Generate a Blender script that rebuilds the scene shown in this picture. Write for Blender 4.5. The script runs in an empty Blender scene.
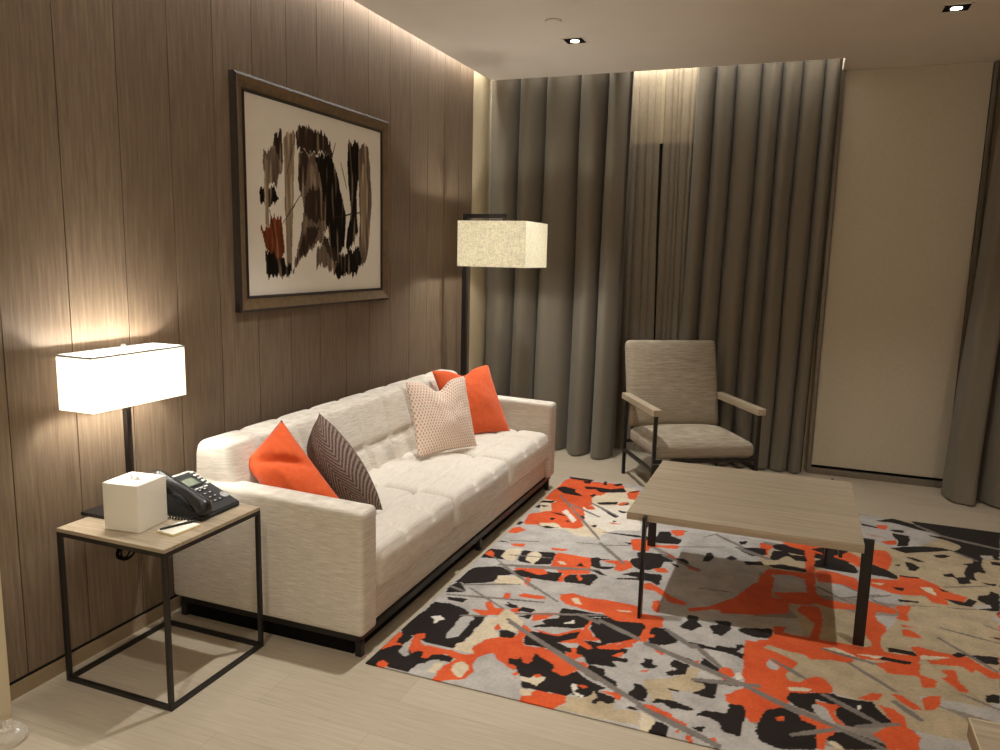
import bpy, bmesh, math, random
import numpy as np
from mathutils import Vector, Matrix, noise
random.seed(7)
SC = bpy.context.scene
COL = SC.collection
PI = math.pi

# ------------------------------------------------------------------ materials
def lin(c):
    return tuple(((v/255)/12.92 if v/255 <= .04045 else ((v/255+.055)/1.055)**2.4) for v in c) + (1.0,)

class NT:
    def __init__(s, name):
        s.m = bpy.data.materials.new(name); s.m.use_nodes = True
        s.t = s.m.node_tree; s.t.nodes.clear()
        s.out = s.n('ShaderNodeOutputMaterial')
    def n(s, ty, **k):
        nd = s.t.nodes.new(ty)
        for a, b in k.items(): setattr(nd, a, b)
        return nd
    def l(s, a, b): s.t.links.new(a, b)
    def coord(s, scale=(1, 1, 1), kind='Object'):
        tc = s.n('ShaderNodeTexCoord'); mp = s.n('ShaderNodeMapping'); mp.inputs['Scale'].default_value = scale
        s.l(tc.outputs[kind], mp.inputs['Vector']); return mp.outputs['Vector']
    def noise(s, vec, scale, detail=3, rough=.55):
        nd = s.n('ShaderNodeTexNoise'); nd.inputs['Scale'].default_value = scale
        nd.inputs['Detail'].default_value = detail; nd.inputs['Roughness'].default_value = rough
        s.l(vec, nd.inputs['Vector']); return nd.outputs['Fac']
    def ramp(s, fac, stops):
        r = s.n('ShaderNodeValToRGB'); e = r.color_ramp.elements
        while len(e) < len(stops): e.new(.5)
        for i, (p, c) in enumerate(stops): e[i].position = p; e[i].color = c
        s.l(fac, r.inputs['Fac']); return r.outputs['Color']
    def math(s, op, a, b=None):
        nd = s.n('ShaderNodeMath', operation=op)
        for i, v in enumerate((a, b)):
            if v is None: continue
            if isinstance(v, (int, float)): nd.inputs[i].default_value = v
            else: s.l(v, nd.inputs[i])
        return nd.outputs[0]
    def mix(s, fac, a, b, mode='MIX'):
        nd = s.n('ShaderNodeMix', data_type='RGBA', blend_type=mode)
        for i, v in zip((0, 6, 7), (fac, a, b)):
            if isinstance(v, (int, float, tuple)): nd.inputs[i].default_value = v
            else: s.l(v, nd.inputs[i])
        return nd.outputs[2]
    def bump(s, h, strength=.3, dist=.005):
        b = s.n('ShaderNodeBump'); b.inputs['Strength'].default_value = strength; b.inputs['Distance'].default_value = dist
        s.l(h, b.inputs['Height']); return b.outputs['Normal']
    def pbr(s, col, rough=.6, metal=0., spec=.4, normal=None, sheen=0., emit=None, es=0.):
        p = s.n('ShaderNodeBsdfPrincipled')
        if isinstance(col, tuple): p.inputs['Base Color'].default_value = col
        else: s.l(col, p.inputs['Base Color'])
        if isinstance(rough, (int, float)): p.inputs['Roughness'].default_value = rough
        else: s.l(rough, p.inputs['Roughness'])
        p.inputs['Metallic'].default_value = metal; p.inputs['Specular IOR Level'].default_value = spec
        p.inputs['Sheen Weight'].default_value = sheen
        if normal is not None: s.l(normal, p.inputs['Normal'])
        if emit: p.inputs['Emission Color'].default_value = emit; p.inputs['Emission Strength'].default_value = es
        s.l(p.outputs[0], s.out.inputs[0]); return p

def flat(name, c, rough=.5, metal=0., spec=.4, nscale=0, namp=.08):
    t = NT(name); base = lin(c)
    v = t.coord((1, 1, 1)); f = t.noise(v, nscale or 40, 3)
    d = tuple(x*(1-namp) for x in base[:3])+(1,); u = tuple(min(1, x*(1+namp)) for x in base[:3])+(1,)
    t.pbr(t.ramp(f, [(.3, d), (.7, u)]), rough, metal, spec); return t.m

M = {}
# wood wall panelling: vertical grain, each panel a little different
t = NT('panel_wood')
v = t.coord((1, 26, 1.1)); g1 = t.noise(v, 3.2, 5, .62)
v2 = t.coord((1, 160, 3)); g2 = t.noise(v2, 3, 3, .6)
tc = t.n('ShaderNodeTexCoord'); sp = t.n('ShaderNodeSeparateXYZ'); t.l(tc.outputs['Object'], sp.inputs[0])
idx = t.math('FLOOR', t.math('DIVIDE', t.math('SUBTRACT', sp.outputs[1], 1.73), .2627))
wn = t.n('ShaderNodeTexWhiteNoise', noise_dimensions='1D'); t.l(idx, wn.inputs['W'])
c = t.ramp(g1, [(.25, lin((92, 76, 61))), (.5, lin((120, 102, 84))), (.78, lin((150, 131, 109)))])
c = t.mix(.24, c, t.ramp(g2, [(.3, lin((78, 64, 52))), (.7, lin((158, 140, 118)))]))
c = t.mix(t.math('MULTIPLY', wn.outputs['Value'], .28), c, lin((92, 74, 58)))
t.pbr(c, .5, spec=.3, normal=t.bump(g2, .15, .002)); M['panel'] = t.m
M['groove'] = flat('groove_black', (16, 13, 11), .8)
# floor planks, joints running along x
t = NT('floor_planks')
v = t.coord((1, 1, 1))
br = t.n('ShaderNodeTexBrick'); t.l(v, br.inputs['Vector'])
br.offset = .37; br.offset_frequency = 2
br.inputs['Scale'].default_value = 1; br.inputs['Brick Width'].default_value = 1.25; br.inputs['Row Height'].default_value = .2
br.inputs['Mortar Size'].default_value = .0012; br.inputs['Mortar Smooth'].default_value = .3
br.inputs['Color1'].default_value = lin((174, 161, 140)); br.inputs['Color2'].default_value = lin((190, 177, 156)); br.inputs['Mortar'].default_value = lin((138, 124, 104))
g = t.noise(t.coord((2.2, 38, 1)), 2.5, 5, .6)
c = t.mix(.45, br.outputs['Color'], t.ramp(g, [(.25, lin((160, 145, 122))), (.75, lin((200, 188, 167)))]))
t.pbr(c, t.ramp(g, [(0, (.34,)*3+(1,)), (1, (.5,)*3+(1,))]), spec=.35, normal=t.bump(g, .06, .002)); M['floor'] = t.m
M['ceil'] = flat('ceiling_paint', (226, 217, 204), .9, spec=.1, nscale=3, namp=.02)
M['cream'] = flat('cream_wall', (205, 190, 160), .85, spec=.15, nscale=5, namp=.03)
M['skirt'] = flat('skirting', (150, 130, 104), .5, spec=.3, nscale=12, namp=.08)
# fabrics
def weave(name, c0, c1, sx=260, sy=260, rough=.92, slub=(8, 120), slubmix=.5, bump=.35, slv=None):
    t = NT(name)
    a = t.noise(t.coord(slv or (slub[0], slub[0], slub[1])), 1, 3, .6)
    b = t.noise(t.coord((sx, sx, sy)), 1, 2, .5)
    f = t.math('ADD', t.math('MULTIPLY', a, slubmix), t.math('MULTIPLY', b, 1-slubmix))
    t.pbr(t.ramp(f, [(.33, lin(c0)), (.66, lin(c1))]), rough, spec=.12, normal=t.bump(f, bump, .003), sheen=.15); return t.m
M['sofa'] = weave('sofa_linen', (184, 173, 158), (232, 225, 214), 600, 600, slub=(13, 260), slubmix=.6, bump=.2)
M['sofa_seat'] = weave('sofa_seat_linen', (196, 187, 174), (232, 225, 214), 600, 600, slub=(1, 1), slubmix=.5, bump=.15, slv=(260, 12, 60))
M['chair'] = weave('chair_tweed', (126, 114, 97), (172, 160, 140), 240, 300, slub=(9, 150), slubmix=.65)
M['drape'] = weave('drape_cloth', (108, 101, 89), (126, 118, 104), 500, 500, slub=(300, 300), slubmix=.4, bump=.1)
M['orange'] = weave('orange_cloth', (206, 84, 44), (226, 102, 56), 500, 500, slub=(40, 40), slubmix=.4, bump=.15)
M['piping'] = M['sofa']
# sheer
t = NT('sheer_cloth')
f = t.noise(t.coord((300, 300, 40)), 1, 2)
d = t.n('ShaderNodeBsdfDiffuse'); t.l(t.ramp(f, [(.3, lin((176, 164, 146))), (.7, lin((206, 196, 178)))]), d.inputs[0])
tl = t.n('ShaderNodeBsdfTranslucent'); tl.inputs[0].default_value = lin((190, 178, 158))
tr = t.n('ShaderNodeBsdfTransparent')
m1 = t.n('ShaderNodeMixShader'); m1.inputs[0].default_value = .35; t.l(d.outputs[0], m1.inputs[1]); t.l(tl.outputs[0], m1.inputs[2])
m2 = t.n('ShaderNodeMixShader'); m2.inputs[0].default_value = .34; t.l(m1.outputs[0], m2.inputs[1]); t.l(tr.outputs[0], m2.inputs[2])
t.l(m2.outputs[0], t.out.inputs[0]); M['sheer'] = t.m
# roller blind
M['blind'] = weave('blind_cloth', (186, 176, 156), (198, 188, 168), 200, 200, slub=(30, 30), slubmix=.3, bump=.05)
# metal, woods
M['black'] = flat('black_steel', (26, 22, 19), .42, metal=.0, spec=.5)
M['blackmatt'] = flat('black_matt', (14, 12, 11), .8, spec=.08)
def tablewood(name, stretch, c0, c1, c2):
    t = NT(name)
    a = t.noise(t.coord(stretch), 2.2, 5, .62); b = t.noise(t.coord(tuple(s*4 for s in stretch)), 3, 3, .6)
    f = t.math('ADD', t.math('MULTIPLY', a, .7), t.math('MULTIPLY', b, .3))
    t.pbr(t.ramp(f, [(.3, lin(c0)), (.5, lin(c1)), (.7, lin(c2))]), .38, spec=.4, normal=t.bump(b, .05, .001)); return t.m
M['oakx'] = tablewood('pale_oak', (.9, 34, 34), (140, 125, 103), (168, 152, 129), (188, 173, 150))
M['oaky'] = tablewood('pale_oak_cross', (34, .9, 34), (146, 130, 108), (172, 157, 134), (194, 180, 158))
M['frame'] = flat('bronze_wood_frame', (108, 88, 64), .4, spec=.45, nscale=30, namp=.2)
M['frame_dark'] = flat('frame_dark_edge', (36, 27, 20), .5)
M['white'] = flat('white_lacquer', (238, 232, 218), .25, spec=.5, nscale=3, namp=.015)
M['paper'] = flat('white_paper', (236, 230, 215), .8, spec=.1)
M['cardboard'] = flat('cream_card', (206, 188, 132), .8)
M['plastic'] = flat('black_plastic', (20, 20, 21), .3, spec=.5)
M['plastic2'] = flat('black_plastic_matt', (30, 30, 31), .5, spec=.4)
M['lcd'] = flat('grey_green_lcd', (112, 120, 104), .25, spec=.5)
M['keywhite'] = flat('key_label', (196, 196, 192), .5)
M['silver'] = flat('silver_ring', (180, 180, 178), .3, metal=.6)
M['alu'] = flat('grey_aluminium', (120, 110, 96), .45, metal=.3)
# glass (night behind)
t = NT('night_glass'); t.pbr(lin((9, 10, 12)), .05, spec=.5); M['glass'] = t.m
def shade(name, c, es, weave_amt, trans=.5, ec=None):
    t = NT(name)
    a = t.noise(t.coord((40, 40, 420)), 1, 3, .65); b = t.noise(t.coord((420, 420, 40)), 1, 3, .65)
    f = t.math('ADD', t.math('MULTIPLY', a, .5), t.math('MULTIPLY', b, .5))
    col = t.ramp(f, [(.36, tuple(x*(1-weave_amt) for x in lin(c)[:3])+(1,)), (.56, lin(c))])
    d = t.n('ShaderNodeBsdfDiffuse'); t.l(col, d.inputs[0])
    tl = t.n('ShaderNodeBsdfTranslucent'); t.l(col, tl.inputs[0])
    m1 = t.n('ShaderNodeMixShader'); m1.inputs[0].default_value = trans; t.l(d.outputs[0], m1.inputs[1]); t.l(tl.outputs[0], m1.inputs[2])
    em = t.n('ShaderNodeEmission'); t.l(t.mix(1., col, ec or lin((255, 236, 200)), 'MULTIPLY'), em.inputs[0]); em.inputs[1].default_value = es
    ad = t.n('ShaderNodeAddShader'); t.l(m1.outputs[0], ad.inputs[0]); t.l(em.outputs[0], ad.inputs[1])
    t.l(ad.outputs[0], t.out.inputs[0]); return t.m
M['shade_table'] = shade('white_lit_shade', (238, 234, 226), 1.25, .05, .25, lin((255, 246, 230)))
M['shade_floor'] = shade('linen_lit_shade', (228, 222, 204), .42, .5, .35, lin((255, 248, 230)))
t = NT('lamp_glow'); e = t.n('ShaderNodeEmission'); e.inputs[0].default_value = lin((255, 240, 214)); e.inputs[1].default_value = 14; t.l(e.outputs[0], t.out.inputs[0]); M['glow'] = t.m
# vertex painted (rug, painting)
def painted(name, rough, pile, bscale, dist, var):
    t = NT(name)
    a = t.n('ShaderNodeVertexColor'); a.layer_name = 'Col'
    f = t.noise(t.coord((1, 1, 1)), bscale, 3); f2 = t.noise(t.coord((1, 1, 1)), 9, 4)
    c = t.mix(var, a.outputs['Color'], t.ramp(f2, [(.3, (.25, .25, .25, 1)), (.7, (.75, .75, .75, 1))]), 'OVERLAY')
    t.pbr(c, rough, spec=.08, normal=t.bump(f, pile, dist), sheen=.1 if pile > .2 else 0); return t.m
M['rug'] = painted('rug_pile', .95, .5, 420, .006, .35)
M['canvas'] = painted('canvas_paint', .7, .1, 300, .001, .15)
# herringbone + houndstooth-like weaves driven by UV
def herring():
    t = NT('herringbone_cloth')
    uv = t.n('ShaderNodeUVMap'); uv.uv_map = 'UVMap'; sp = t.n('ShaderNodeSeparateXYZ'); t.l(uv.outputs[0], sp.inputs[0])
    tri = t.math('PINGPONG', t.math('MULTIPLY', sp.outputs[0], 4.5), .5)
    s = t.math('FRACT', t.math('ADD', t.math('MULTIPLY', sp.outputs[1], 20.), t.math('MULTIPLY', tri, 7.0)))
    k = t.math('GREATER_THAN', s, .52)
    n = t.noise(t.coord((350, 350, 350)), 1, 2)
    c = t.mix(k, lin((48, 39, 37)), lin((150, 130, 120)))
    c = t.mix(.4, c, t.ramp(n, [(.35, lin((54, 43, 40))), (.65, lin((165, 142, 130)))]))
    t.pbr(c, .95, spec=.1, normal=t.bump(s, .3, .003)); return t.m
def checkcloth():
    t = NT('small_check_cloth')
    uv = t.n('ShaderNodeUVMap'); uv.uv_map = 'UVMap'
    mp = t.n('ShaderNodeMapping'); mp.inputs['Scale'].default_value = (25, 25, 25); mp.inputs['Rotation'].default_value = (0, 0, .0); t.l(uv.outputs[0], mp.inputs[0])
    sp = t.n('ShaderNodeSeparateXYZ'); t.l(mp.outputs[0], sp.inputs[0])
    row = t.math('FLOOR', sp.outputs[1]); fx = t.math('FRACT', t.math('ADD', sp.outputs[0], t.math('MULTIPLY', t.math('MODULO', row, 2.), .5)))
    fy = t.math('FRACT', sp.outputs[1])
    a = t.math('ABSOLUTE', t.math('SUBTRACT', fx, .5)); b = t.math('ABSOLUTE', t.math('SUBTRACT', fy, .5))
    k = t.math('LESS_THAN', t.math('ADD', a, t.math('MULTIPLY', b, .55)), .33)
    c = t.mix(k, lin((236, 224, 208)), lin((208, 162, 142)))
    t.pbr(c, .92, spec=.1, normal=t.bump(t.math('ADD', a, b), .3, .003)); return t.m
M['herring'] = herring(); M['check'] = checkcloth()
t = NT('clear_plastic')
p = t.pbr(lin((235, 230, 220)), .12, spec=.6); p.inputs['Transmission Weight'].default_value = .55; p.inputs['Alpha'].default_value = .55; M['clear'] = t.m

# ------------------------------------------------------------------ mesh helpers
class MB:
    """collects shapes for ONE mesh object"""
    def __init__(s): s.bm = bmesh.new(); s.uv = None
    def box(s, x0, x1, y0, y1, z0, z1, bev=0., seg=2, mi=0, mat=None):
        r = bmesh.ops.create_cube(s.bm, size=1)
        vs = r['verts']
        for v in vs: v.co = Vector((x0+(v.co.x+.5)*(x1-x0), y0+(v.co.y+.5)*(y1-y0), z0+(v.co.z+.5)*(z1-z0)))
        fs = list({f for v in vs for f in v.link_faces})
        for f in fs: f.material_index = mi
        if bev:
            es = list({e for f in fs for e in f.edges})
            rb = bmesh.ops.bevel(s.bm, geom=es, offset=bev, segments=seg, affect='EDGES', profile=.5)
            vs = list({v for f in rb['faces'] for v in f.verts} | {v for v in vs if v.is_valid})
            for f in {f for v in vs for f in v.link_faces}: f.material_index = mi
        if mat is not None:
            for v in vs: v.co = mat @ v.co
        return vs
    def tube(s, pts, r, n=10, mi=0, cap=True, rad=None):
        pts = [Vector(p) for p in pts]; rings = []
        up = Vector((0, 0, 1))
        for i, p in enumerate(pts):
            d = (pts[min(i+1, len(pts)-1)]-pts[max(i-1, 0)]).normalized()
            a = d.cross(up)
            if a.length < 1e-3: a = d.cross(Vector((1, 0, 0)))
            a.normalize(); b = d.cross(a); rr = rad[i] if rad else r
            rings.append([s.bm.verts.new(p+(a*math.cos(2*PI*k/n)+b*math.sin(2*PI*k/n))*rr) for k in range(n)])
        for q in range(len(rings)-1):
            for k in range(n):
                f = s.bm.faces.new((rings[q][k], rings[q][(k+1) % n], rings[q+1][(k+1) % n], rings[q+1][k])); f.material_index = mi; f.smooth = True
        if cap:
            s.bm.faces.new(list(reversed(rings[0]))).material_index = mi; s.bm.faces.new(rings[-1]).material_index = mi
    def lathe(s, prof, c=(0, 0, 0), n=24, mi=0):
        rings = [[s.bm.verts.new((c[0]+r*math.cos(2*PI*k/n), c[1]+r*math.sin(2*PI*k/n), c[2]+z)) for k in range(n)] for r, z in prof]
        for q in range(len(rings)-1):
            for k in range(n):
                f = s.bm.faces.new((rings[q][k], rings[q][(k+1) % n], rings[q+1][(k+1) % n], rings[q+1][k])); f.material_index = mi
        s.bm.faces.new(rings[-1]).material_index = mi; s.bm.faces.new(list(reversed(rings[0]))).material_index = mi
    def grid(s, fn, nu, nv, mi=0, uv=False, closed=False):
        V = [[s.bm.verts.new(fn(i/nu, j/nv)) for i in range(nu+1)] for j in range(nv+1)]
        if uv and s.uv is None: s.uv = s.bm.loops.layers.uv.new('UVMap')
        for j in range(nv):
            for i in range(nu):
                f = s.bm.faces.new((V[j][i], V[j][i+1], V[j+1][i+1], V[j+1][i])); f.smooth = True; f.material_index = mi
                if uv:
                    for lp, (a, b) in zip(f.loops, ((i, j), (i+1, j), (i+1, j+1), (i, j+1))): lp[s.uv].uv = (a/nu, b/nv)
        return V
    def rbox(s, size, r, step, fn=None, mi=0):
        """rounded box centred on the origin, meshed finely, then mapped by fn(p, normal)"""
        h = [a/2 for a in size]; n = [max(2, int(round(a/step))) for a in size]; cache = {}
        def ticks(k):
            base = [-h[k]+size[k]*i/n[k] for i in range(n[k]+1)]
            ex = [-h[k]+r*q for q in (.12, .3, .6, 1)]+[h[k]-r*q for q in (.12, .3, .6, 1)]
            tt = sorted(set(round(a, 5) for a in [b for b in base if abs(b) <= h[k]-r*1.15 or abs(abs(b)-h[k]) < 1e-6]+ex)); return tt
        T = [ticks(0), ticks(1), ticks(2)]
        def vert(p):
            key = tuple(round(a, 5) for a in p)
            if key in cache: return cache[key]
            q = [max(-h[k]+r, min(h[k]-r, p[k])) for k in range(3)]
            d = Vector([p[k]-q[k] for k in range(3)])
            nn = d.normalized() if d.length > 1e-9 else Vector((0, 0, 1))
            co = Vector(q)+nn*r
            if fn: co = fn(co, nn)
            cache[key] = s.bm.verts.new(co); return cache[key]
        for ax in range(3):
            a, b = [k for k in range(3) if k != ax]
            for sg in (-1, 1):
                for i in range(len(T[a])-1):
                    for j in range(len(T[b])-1):
                        vs = []
                        for (ii, jj) in ((i, j), (i+1, j), (i+1, j+1), (i, j+1)):
                            p = [0, 0, 0]; p[ax] = sg*h[ax]; p[a] = T[a][ii]; p[b] = T[b][jj]; vs.append(vert(p))
                        if len(set(vs)) < 4: continue
                        try: f = s.bm.faces.new(vs if (sg > 0) == (ax != 1) else vs[::-1])
                        except ValueError: continue
                        f.smooth = True; f.material_index = mi
    def build(s, name, mats, parent=None, smooth=False, loc=None, rot=None, recalc=True):
        me = bpy.data.meshes.new(name)
        if recalc: bmesh.ops.recalc_face_normals(s.bm, faces=s.bm.faces)
        if smooth:
            for f in s.bm.faces: f.smooth = True
        s.bm.to_mesh(me); s.bm.free()
        for m in (mats if isinstance(mats, (list, tuple)) else [mats]): me.materials.append(M[m] if isinstance(m, str) else m)
        o = bpy.data.objects.new(name, me); COL.objects.link(o)
        if parent is not None: o.parent = parent
        if loc: o.location = loc
        if rot: o.rotation_euler = rot
        return o
def thing(name, label, cat, loc=(0, 0, 0), rz=0., group=None):
    o = bpy.data.objects.new(name, None); COL.objects.link(o); o.empty_display_size = .1
    o.location = loc; o.rotation_euler = (0, 0, rz); return tag(o, label, cat, group)
def tag(o, label, cat, group=None):
    o['label'] = label; o['category'] = cat
    if group: o['group'] = group
    return o
def struct(o, label=None):
    o['kind'] = 'structure'
    if label: o['label'] = label
    return o

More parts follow.
